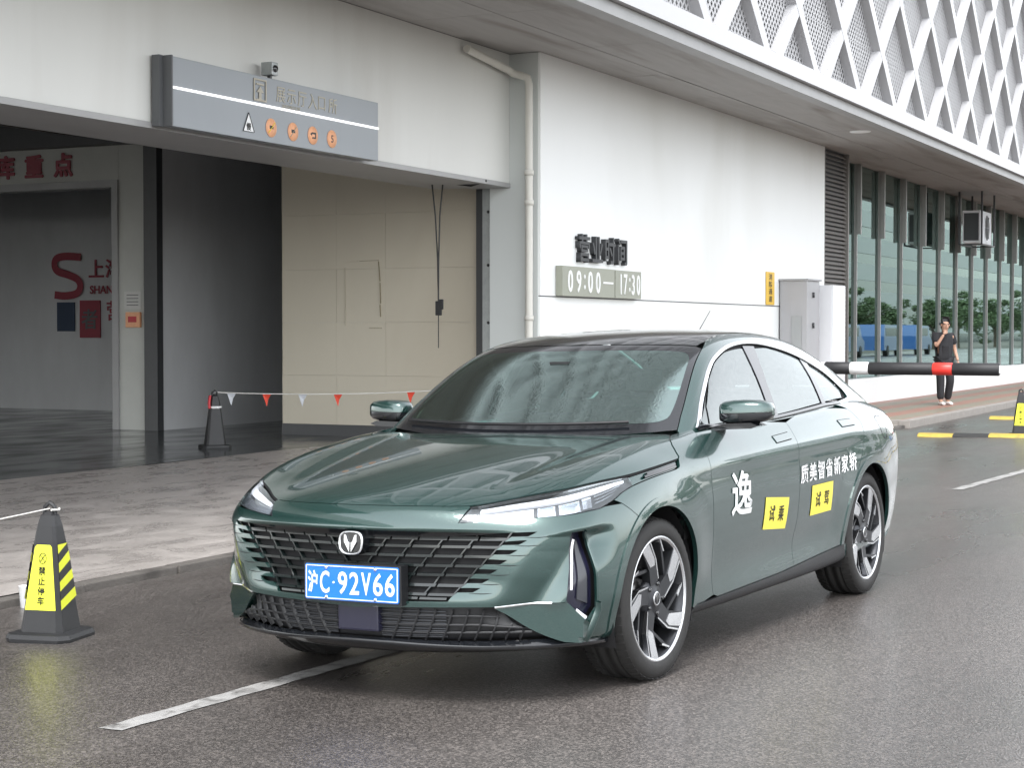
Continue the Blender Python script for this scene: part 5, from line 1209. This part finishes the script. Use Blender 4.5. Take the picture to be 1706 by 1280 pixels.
for y0, y1, m_ in ((-.50, -.60, M_wbar), (-.61, -.93, M_foam), (-.93, -1.165, M_wbar), (-1.165, -1.96, M_foam), (-1.96, -2.20, M_rbar), (-2.20, -2.76, M_foam), (-4.2, -4.9, M_foam), (-4.9, -5.15, M_rbar), (-5.15, -5.8, M_foam)):
    armseg(y0, y1, .078, m_)
mb = MB(); mb.box(-.31, -.25, -5.9, .0, -.048, .048, .008); mb.build('arm', M_wbar, bo, (0, 0, zb)); mb = MB(); mb.box(-.32, -.19, -.1, .1, -.09, .09, .01); mb.build('arm_clamp', M_dark, bo, (0, 0, zb))
M_rub = pbr('rubber_black', (.025, .025, .025), .7, var=.3, vscale=20); M_ryel = pbr('rubber_yellow', (.44, .32, .06), .6, var=.2, vscale=14, stain=(.2, .16, .06), stscale=6)
def strip(x, y0, n_, label):
    t = thing('speed_bump', label, 'speed bump', (x, y0, road_z(y0)), 0, 'rubber speed bumps')
    for k in range(n_):
        y = -.5*k; z = road_z(y0+y-.25)-road_z(y0); mb = MB(); mb.prism([(-.17, 0), (.17, 0), (.13, .035), (.05, .05), (-.05, .05), (-.13, .035)], y-.495, y, 'y'); mb.build('bump_segment', M_rub if k % 2 else M_ryel, t, (0, 0, z+.001))
strip(25.35, 5.95, 17, 'yellow and black rubber speed bump beside the far cone'); strip(31.0, 6.05, 16, 'yellow and black rubber speed bump farther down the road by the pedestrian')
M_cone = pbr('cone_rubber', (.017, .0175, .019), .5, var=.25, vscale=12); M_cyel = pbr('cone_fluorescent', (.78, .82, .04), .45, var=.08, vscale=20)
def ring(half, z, ch): return [(half-ch, -half, z), (half, -half+ch, z), (half, half-ch, z), (half-ch, half, z), (-half+ch, half, z), (-half, half-ch, z), (-half, -half+ch, z), (-half+ch, -half, z)]
def cone(label, loc, rz, text=True, wrap=False):
    t = thing('traffic_cone', label, 'cone', loc, rz, 'no-parking cones'); t.scale = (.84, .84, .92)
    mb = MB(); prof = [(.200, .0, .05), (.203, .02, .05), (.195, .042, .05), (.150, .050, .035)]; vs = []
    for h_, z, c_ in prof: vs += ring(h_, z, c_)
    f = [tuple(range(8))[::-1]] + [(i*8+k, i*8+(k+1) % 8, (i+1)*8+(k+1) % 8, (i+1)*8+k) for i in range(3) for k in range(8)] + [tuple(24+k for k in range(8))]; mb.add(vs, f); mb.build('base', M_cone, t)
    mb = MB(); vs = []; prof = [(.135, .049, .03), (.118, .16, .026), (.072, .52, .018), (.058, .60, .016), (.044, .655, .014), (.02, .675, .006)]
    for h_, z, c_ in prof: vs += ring(h_, z, c_)
    mb.add(vs, [(i*8+k, i*8+(k+1) % 8, (i+1)*8+(k+1) % 8, (i+1)*8+k) for i in range(5) for k in range(8)] + [tuple(40+k for k in range(8))]); mb.build('body', M_cone, t)
    mb = MB(); mb.tube([(-.035, 0, .655), (-.03, 0, .70), (0, 0, .722), (.03, 0, .70), (.035, 0, .655)], .013, 8); mb.build('lifting_loop', M_cone, t)
    half = lambda z: float(np.interp(z, [.16, .52], [.118, .072]))+.0035
    if text:
        for fc in range(4):
            a = fc*math.pi/2; z0, z1 = .165, .505
            F = lambda u, z, d=0.: (u*math.cos(a) + (half(z)+d)*math.sin(a), u*math.sin(a) - (half(z)+d)*math.cos(a), z)
            w = lambda z: half(z)-.024
            if fc in (0, 2):
                mb = MB(); mb.add([F(-w(z0), z0), F(w(z0), z0), F(w(z1), z1-.012), F(w(z1)-.012, z1), F(-w(z1)+.012, z1), F(-w(z1), z1-.012)], [(0, 1, 2, 3, 4, 5)]); s = mb.build('sticker', M_cyel, t)
                for k, ch in enumerate('禁止停车'):
                    me = text_mesh(ch, .046, 0, .0014); zc = .37-.052*k
                    for v_ in me.vertices: v_.co = F(v_.co.x, zc+v_.co.y, .002)
                    obj('character', me, M_ink, s)
                mb = MB(); mb.tube([F(.023*math.cos(q), .435+.027*math.sin(q), .002) for q in np.linspace(0, 2*math.pi, 21)], .0022, 4, False); mb.tube([F(-.015, .417, .002), F(.015, .453, .002)], .0022, 4); mb.tube([F(.015, .417, .002), F(-.015, .453, .002)], .0022, 4); mb.build('symbol', M_ink, s)
            else:
                for k in range(7):
                    za, zb_ = .165+.0486*k, .165+.0486*(k+1); tilt = .055
                    q = [F(-w(za), za), F(w(za), min(za+tilt, z1)), F(w(zb_), min(zb_+tilt, z1)), F(-w(zb_), zb_)]
                    if k == 6: q = [F(-w(za), za), F(w(za), z1-.001), F(w(zb_), z1), F(-w(zb_), z1)]
                    mb = MB(); mb.add(q, [(0, 1, 2, 3)]); mb.build('stripe', M_cyel if k % 2 == 0 else M_ink, t)
    if wrap:
        mb = MB(); mb.lathe([(.085, .50), (.10, .515), (.085, .53)], 18, 'z'); mb.build('white_ring', M_wbar, t)
        mb = MB(); mb.tube([(-.07, -.03, .66), (-.09, -.06, .56), (-.085, -.07, .5)], .02, 6); mb.build('red_tie', M_red, t)
    return t
cone('black and yellow no-parking cone nearest the camera, on the road beside the kerb', (6.73, 5.82, road_z(5.82)), HEAD + R(-90-14))
cone('plain black cone with white ring and red tie inside the garage mouth', (16.71, 12.02, .10), HEAD + R(-90+20), False, True)
cone('small far no-parking cone beside the speed bump at the right edge', (25.72, 4.60, road_z(4.6)), HEAD + R(-90-20))
M_rope = pbr('white_rope', (.62, .61, .58), .7)
pn = thing('pennant_string', 'white cord with small red and white flags strung across the garage mouth', 'pennants', (16.71, 12.02, .10))
a_, b_ = np.array([0, 0, .645]), np.array([2.53, -2.16, .665])
pt = lambda t: a_+(b_-a_)*t - np.array([0, 0, .05*4*t*(1-t)])
mb = MB(); mb.tube([tuple(pt(t)) for t in np.linspace(0, 1, 20)], .006, 5); mb.build('cord', M_rope, pn)
M_flr, M_flw = pbr('pennant_red', (.62, .06, .03), .6), pbr('pennant_white', (.50, .52, .55), .6)
d_ = (b_-a_)/np.linalg.norm(b_-a_)
for i, t in enumerate((.06, .185, .315, .445, .72)):
    p = pt(t); mb = MB(); h_ = .15; w_ = .055; nrm = np.array([-d_[1], d_[0], 0])*.02
    v = [p-d_*w_, p+d_*w_, p+np.array([.01*(i % 2), .0, -h_])+nrm, p-np.array([0, 0, h_*.45])+d_*w_*.45+nrm*1.6]; v += [q+np.array([.002, .002, 0]) for q in v]
    mb.add(v, [(0, 1, 3), (0, 3, 2), (4, 5, 7), (4, 7, 6)]); mb.build('flag', M_flr if i in (1, 3, 4) else M_flw, pn)
rp_ = thing('barrier_rope', 'white cord tied to the near cone and leading out of the picture', 'rope', (6.73, 5.82, road_z(5.82)))
mb = MB(); mb.tube([(0, 0, .635), (-.25, .10, .60), (-.6, .24, .57), (-1.2, .5, .60), (-1.9, .8, .68)], .0035, 6); mb.tube([(.045, -.02, .632), (.02, -.04, .628), (-.03, -.035, .632)], .006, 6); mb.build('cord', M_rope, rp_)
cup = thing('paper_cup', 'white paper cup standing by the kerb behind the near cone', 'cup', (7.50, 6.66, road_z(6.66)), R(30)); cup.scale = (.75, .75, .62)
mb = MB(); mb.lathe([(.035, 0), (.038, .005), (.050, .19), (.053, .195), (.049, .19), (.034, .01), (0, .008)], 18); mb.build('cup_wall', M_white, cup)
# ---------------------------------------------------------------- the pedestrian
def skin_mesh(verts, edges, rad, root=0, sub=2):
    me = bpy.data.meshes.new('s'); me.from_pydata(verts, edges, []); o = bpy.data.objects.new('s', me); COL.objects.link(o)
    m = o.modifiers.new('k', 'SKIN'); m.use_smooth_shade = True
    for i, r_ in enumerate(rad):
        d = me.skin_vertices[0].data[i]; d.radius = r_ if isinstance(r_, tuple) else (r_, r_); d.use_root = (i == root)
    s = o.modifiers.new('d', 'SUBSURF'); s.levels = sub; s.render_levels = sub
    bpy.context.view_layer.update(); out = bpy.data.meshes.new_from_object(o.evaluated_get(bpy.context.evaluated_depsgraph_get()))
    bpy.data.objects.remove(o); out.polygons.foreach_set('use_smooth', [True]*len(out.polygons)); return out
M_skin = pbr('skin', (.46, .27, .19), .55, var=.06, vscale=20); M_hair = pbr('black_hair', (.012, .011, .012), .5, bump=.5, bscale=150)
M_tee = pbr('black_cotton', (.018, .018, .021), .85, bump=.3, bscale=40, bdist=.02); M_trou = pbr('black_trousers', (.013, .013, .016), .8, bump=.3, bscale=30, bdist=.02); M_shoe = pbr('white_shoe', (.72, .72, .70), .5)
pe = thing('person', 'person in black T-shirt and black trousers walking with one hand raised to the face', 'person', (34.1, 7.55, .036), R(-142))
pe.scale = (.97, .97, .97)
# local axes: faces +X, left is +Y; 1.70 m tall
J = dict(pel=(0, 0, .92), waist=(0, 0, 1.04), chest=(.015, 0, 1.25), neck=(.01, 0, 1.42), head0=(.03, 0, 1.49), head1=(.055, 0, 1.585), head2=(.05, 0, 1.66),
         hl=(0, .085, .90), kl=(.10, .095, .49), al=(-.03, .09, .085), tl=(.12, .10, .03), hr=(0, -.085, .90), kr=(.04, -.09, .49), ar=(.06, -.095, .085), tr=(.21, -.105, .03),
         sl=(0, .17, 1.375), el=(-.03, .24, 1.11), wl=(.06, .27, .87), sr=(0, -.17, 1.375), er=(.14, -.235, 1.16), wr=(.20, -.10, 1.40))
names = list(J); V_ = [J[k] for k in names]; ix = {k: i for i, k in enumerate(names)}
E_ = [('pel', 'waist'), ('waist', 'chest'), ('chest', 'neck'), ('neck', 'head0'), ('head0', 'head1'), ('head1', 'head2'), ('pel', 'hl'), ('hl', 'kl'), ('kl', 'al'), ('al', 'tl'), ('pel', 'hr'), ('hr', 'kr'), ('kr', 'ar'), ('ar', 'tr'), ('chest', 'sl'), ('sl', 'el'), ('el', 'wl'), ('chest', 'sr'), ('sr', 'er'), ('er', 'wr')]
rad = dict(pel=(.10, .13), waist=(.095, .125), chest=(.105, .15), neck=.052, head0=.062, head1=(.092, .078), head2=(.075, .066), hl=.085, kl=.058, al=.038, tl=.034, hr=.085, kr=.058, ar=.038, tr=.034, sl=.056, el=.040, wl=.027, sr=.056, er=.040, wr=.027)
bodym = skin_mesh(V_, [(ix[a], ix[b]) for a, b in E_], [rad[k] for k in names])
obj('body', bodym, M_skin, pe)
def hand(w, fdir, pdir, name='hand'):
    """palm with four fingers and a thumb; fdir along the fingers, pdir across the palm towards the thumb"""
    w, f_, p_ = Vector(w), Vector(fdir).normalized(), Vector(pdir).normalized(); n_ = f_.cross(p_).normalized(); p_ = n_.cross(f_)
    vs = [w, w+f_*.05, w+f_*.085]; es = [(0, 1), (1, 2)]; rd = [(.024, .020), (.036, .016), (.036, .014)]
    for k in range(4):
        b0 = w+f_*.085+p_*(.027-.018*k); L = (.066, .076, .070, .054)[k]; i = len(vs)
        vs += [b0, b0+f_*L*.5+n_*.006, b0+f_*L*.85+n_*.022]; es += [(2, i), (i, i+1), (i+1, i+2)]; rd += [.0095, .0085, .007]
    i = len(vs); t0 = w+f_*.03+p_*.028; vs += [t0, t0+f_*.035+p_*.022, t0+f_*.066+p_*.022+n_*.008]; es += [(1, i), (i, i+1), (i+1, i+2)]; rd += [.012, .0105, .008]
    return obj(name, skin_mesh([v[:] for v in vs], es, rd, 0, 1), M_skin, pe)
hand(J['wl'], (.15, .05, -1), (1, 0, 0)); hand(J['wr'], (-.55, .55, .75), (.3, .7, -.2))
# T-shirt, trousers, shoes, hair as children over the body
tv = [(0, 0, .90), (0, 0, 1.04), (.015, 0, 1.24), (.01, 0, 1.40), (0, .17, 1.375), (-.02, .225, 1.19), (0, -.17, 1.375), (.10, -.222, 1.22)]
obj('t_shirt', skin_mesh(tv, [(0, 1), (1, 2), (2, 3), (2, 4), (4, 5), (2, 6), (6, 7)], [(.115, .165), (.115, .165), (.125, .175), (.058, .075), .082, .078, .082, .078], 1), M_tee, pe)
lv_ = [(0, 0, .95), (0, .085, .87), (.10, .095, .49), (-.025, .09, .10), (0, -.085, .87), (.045, -.09, .49), (.062, -.095, .10)]
obj('trousers', skin_mesh(lv_, [(0, 1), (1, 2), (2, 3), (0, 4), (4, 5), (5, 6)], [(.115, .15), .105, .085, .075, .105, .085, .075], 0), M_trou, pe)
for (a, t_) in (('al', 'tl'), ('ar', 'tr')):
    q, r_ = Vector(J[a]), Vector(J[t_]); obj('shoe', skin_mesh([(q.x-.05, q.y, .045), (q.x+.03, q.y, .05), (r_.x, r_.y, .035), (r_.x+.05, r_.y, .03)], [(0, 1), (1, 2), (2, 3)], [(.04, .045), (.042, .045), (.044, .034), (.036, .028)], 1), M_shoe, pe)
obj('hair', skin_mesh([(-.005, 0, 1.60), (.02, 0, 1.648), (.055, 0, 1.662)], [(0, 1), (1, 2)], [(.074, .072), (.080, .076), (.066, .066)], 1), M_hair, pe)
for s_ in (-1, 1):
    mb = MB(); mb.lathe([(0, -.005), (.005, -.004), (.007, 0), (.005, .004), (0, .005)], 10, 'x', (.136, s_*.032, 1.592)); mb.build('eye', M_ink, pe)
    mb = MB(); mb.lathe([(0, -.010), (.018, -.008), (.026, 0), (.018, .008), (0, .010)], 10, 'y', (.045, s_*.085, 1.58)); mb.build('ear', M_skin, pe)
obj('nose', skin_mesh([(.135, 0, 1.595), (.152, 0, 1.56), (.145, 0, 1.55)], [(0, 1), (1, 2)], [.010, .016, .012], 1, 1), M_skin, pe)
mb = MB(); mb.box(.128, .137, -.022, .022, 1.520, 1.527, .003); mb.build('mouth', pbr('lips', (.32, .12, .10), .6), pe)
# ---------------------------------------------------------------- across the road (seen in the glass and the paint)
M_leaf = pbr('leaf_green', (.085, .13, .060), .6, var=.5, vscale=3); M_bark = pbr('bark', (.10, .08, .06), .9)

def leaf_cloud(n, rx, ry, rz, cz, seed, size=.16):
    rnd = random.Random(seed); cl = [(rnd.gauss(0, .45)*rx, rnd.gauss(0, .45)*ry, cz+rnd.gauss(0, .42)*rz, rnd.uniform(.35, .8)) for _ in range(26)]; v = []; f = []
    for i in range(n):
        c = rnd.choice(cl); d = Vector((rnd.gauss(0, 1), rnd.gauss(0, 1), rnd.gauss(0, 1))).normalized()*c[3]*rnd.uniform(.5, 1)*min(rx, rz)*.55
        p = Vector(c[:3])+d; a = Vector((rnd.gauss(0, 1), rnd.gauss(0, 1), rnd.gauss(0, 1))).normalized(); b = a.cross(Vector((rnd.gauss(0, 1), rnd.gauss(0, 1), rnd.gauss(0, 1)))).normalized(); s = size*rnd.uniform(.6, 1.3); k = len(v)
        v += [p-a*s, p+b*s*.45, p+a*s, p-b*s*.45]; f.append((k, k+1, k+2, k+3))
    return mesh(v, f)
crowns = [leaf_cloud(5200, 2.6, 2.4, 2.2, 4.2, 3+i) for i in range(2)]
def trunk_mesh():
    mb = MB(); mb.tube([(0, 0, -.1), (.05, 0, 1.2), (.0, .06, 2.6), (.1, 0, 4.2)], [.17, .14, .11, .05], 9)
    for a in range(5): mb.tube([(.02, .03, 2.0+.3*a), (.7*math.cos(a*1.4), .7*math.sin(a*1.4), 3.0+.3*a), (1.5*math.cos(a*1.4+.2), 1.5*math.sin(a*1.4+.2), 3.7+.3*a)], [.07, .045, .02], 6)
    return mb.me()
tmh = trunk_mesh()
for i in range(14):
    x = 40 + 14*i + random.uniform(-1.5, 1.5); t = thing('street_tree', 'leafy street tree across the road, seen only as a reflection in car and glass', 'tree', (x, -19+random.uniform(-2, 2), -.16), random.uniform(0, 6), 'street trees across the road')
    t.scale = (1.2, 1.2, random.uniform(.6, .85)); obj('trunk', tmh, M_bark, t); obj('crown', crowns[i % 2], M_leaf, t)
ob = thing('office_block', 'pale low office block across the road, seen only as a reflection', 'building', (215, -44, -.16))
M_obw = pbr('office_wall', (.55, .56, .56), .7, var=.05); M_obg = pbr('office_glass', (.03, .05, .055), .1)
for k in range(6):
    mb = MB(); mb.box(-95, 160, -8, 0, 3.6*k+1.4, 3.6*k+3.6); mb.build('wall', M_obw, ob)
    mb = MB(); mb.box(-95, 160, -8, -.15, 3.6*k+(-.1 if not k else 0), 3.6*k+1.4); mb.build('window_band', M_obg, ob)
M_blue = pbr('blue_van_paint', (.04, .12, .33), .3, coat=.6)
def van(x, y):
    t = thing('parked_van', 'blue van parked across the road, seen only as a reflection in the glass front', 'van', (x, y, -.0), 0, 'blue vans across the road')
    mb = MB(); mb.prism([(-2.2, .35), (2.2, .35), (2.3, .9), (1.7, 1.15), (1.2, 1.85), (-2.1, 1.9), (-2.25, 1.2)], -.85, .85, 'y'); mb.build('body', M_blue, t)
    mb = MB(); mb.box(-1.9, 1.0, .852, .86, 1.2, 1.7); mb.build('window', M_obg, t)
    for xx in (-1.4, 1.4): mb = MB(); mb.lathe([(0, .86), (.33, .86), (.33, .6)], 20, 'y', (xx, 0, .33)); mb.build('wheel', M_tyre, t)
for x in (84, 91, 98, 107, 115): van(x, -9.0)
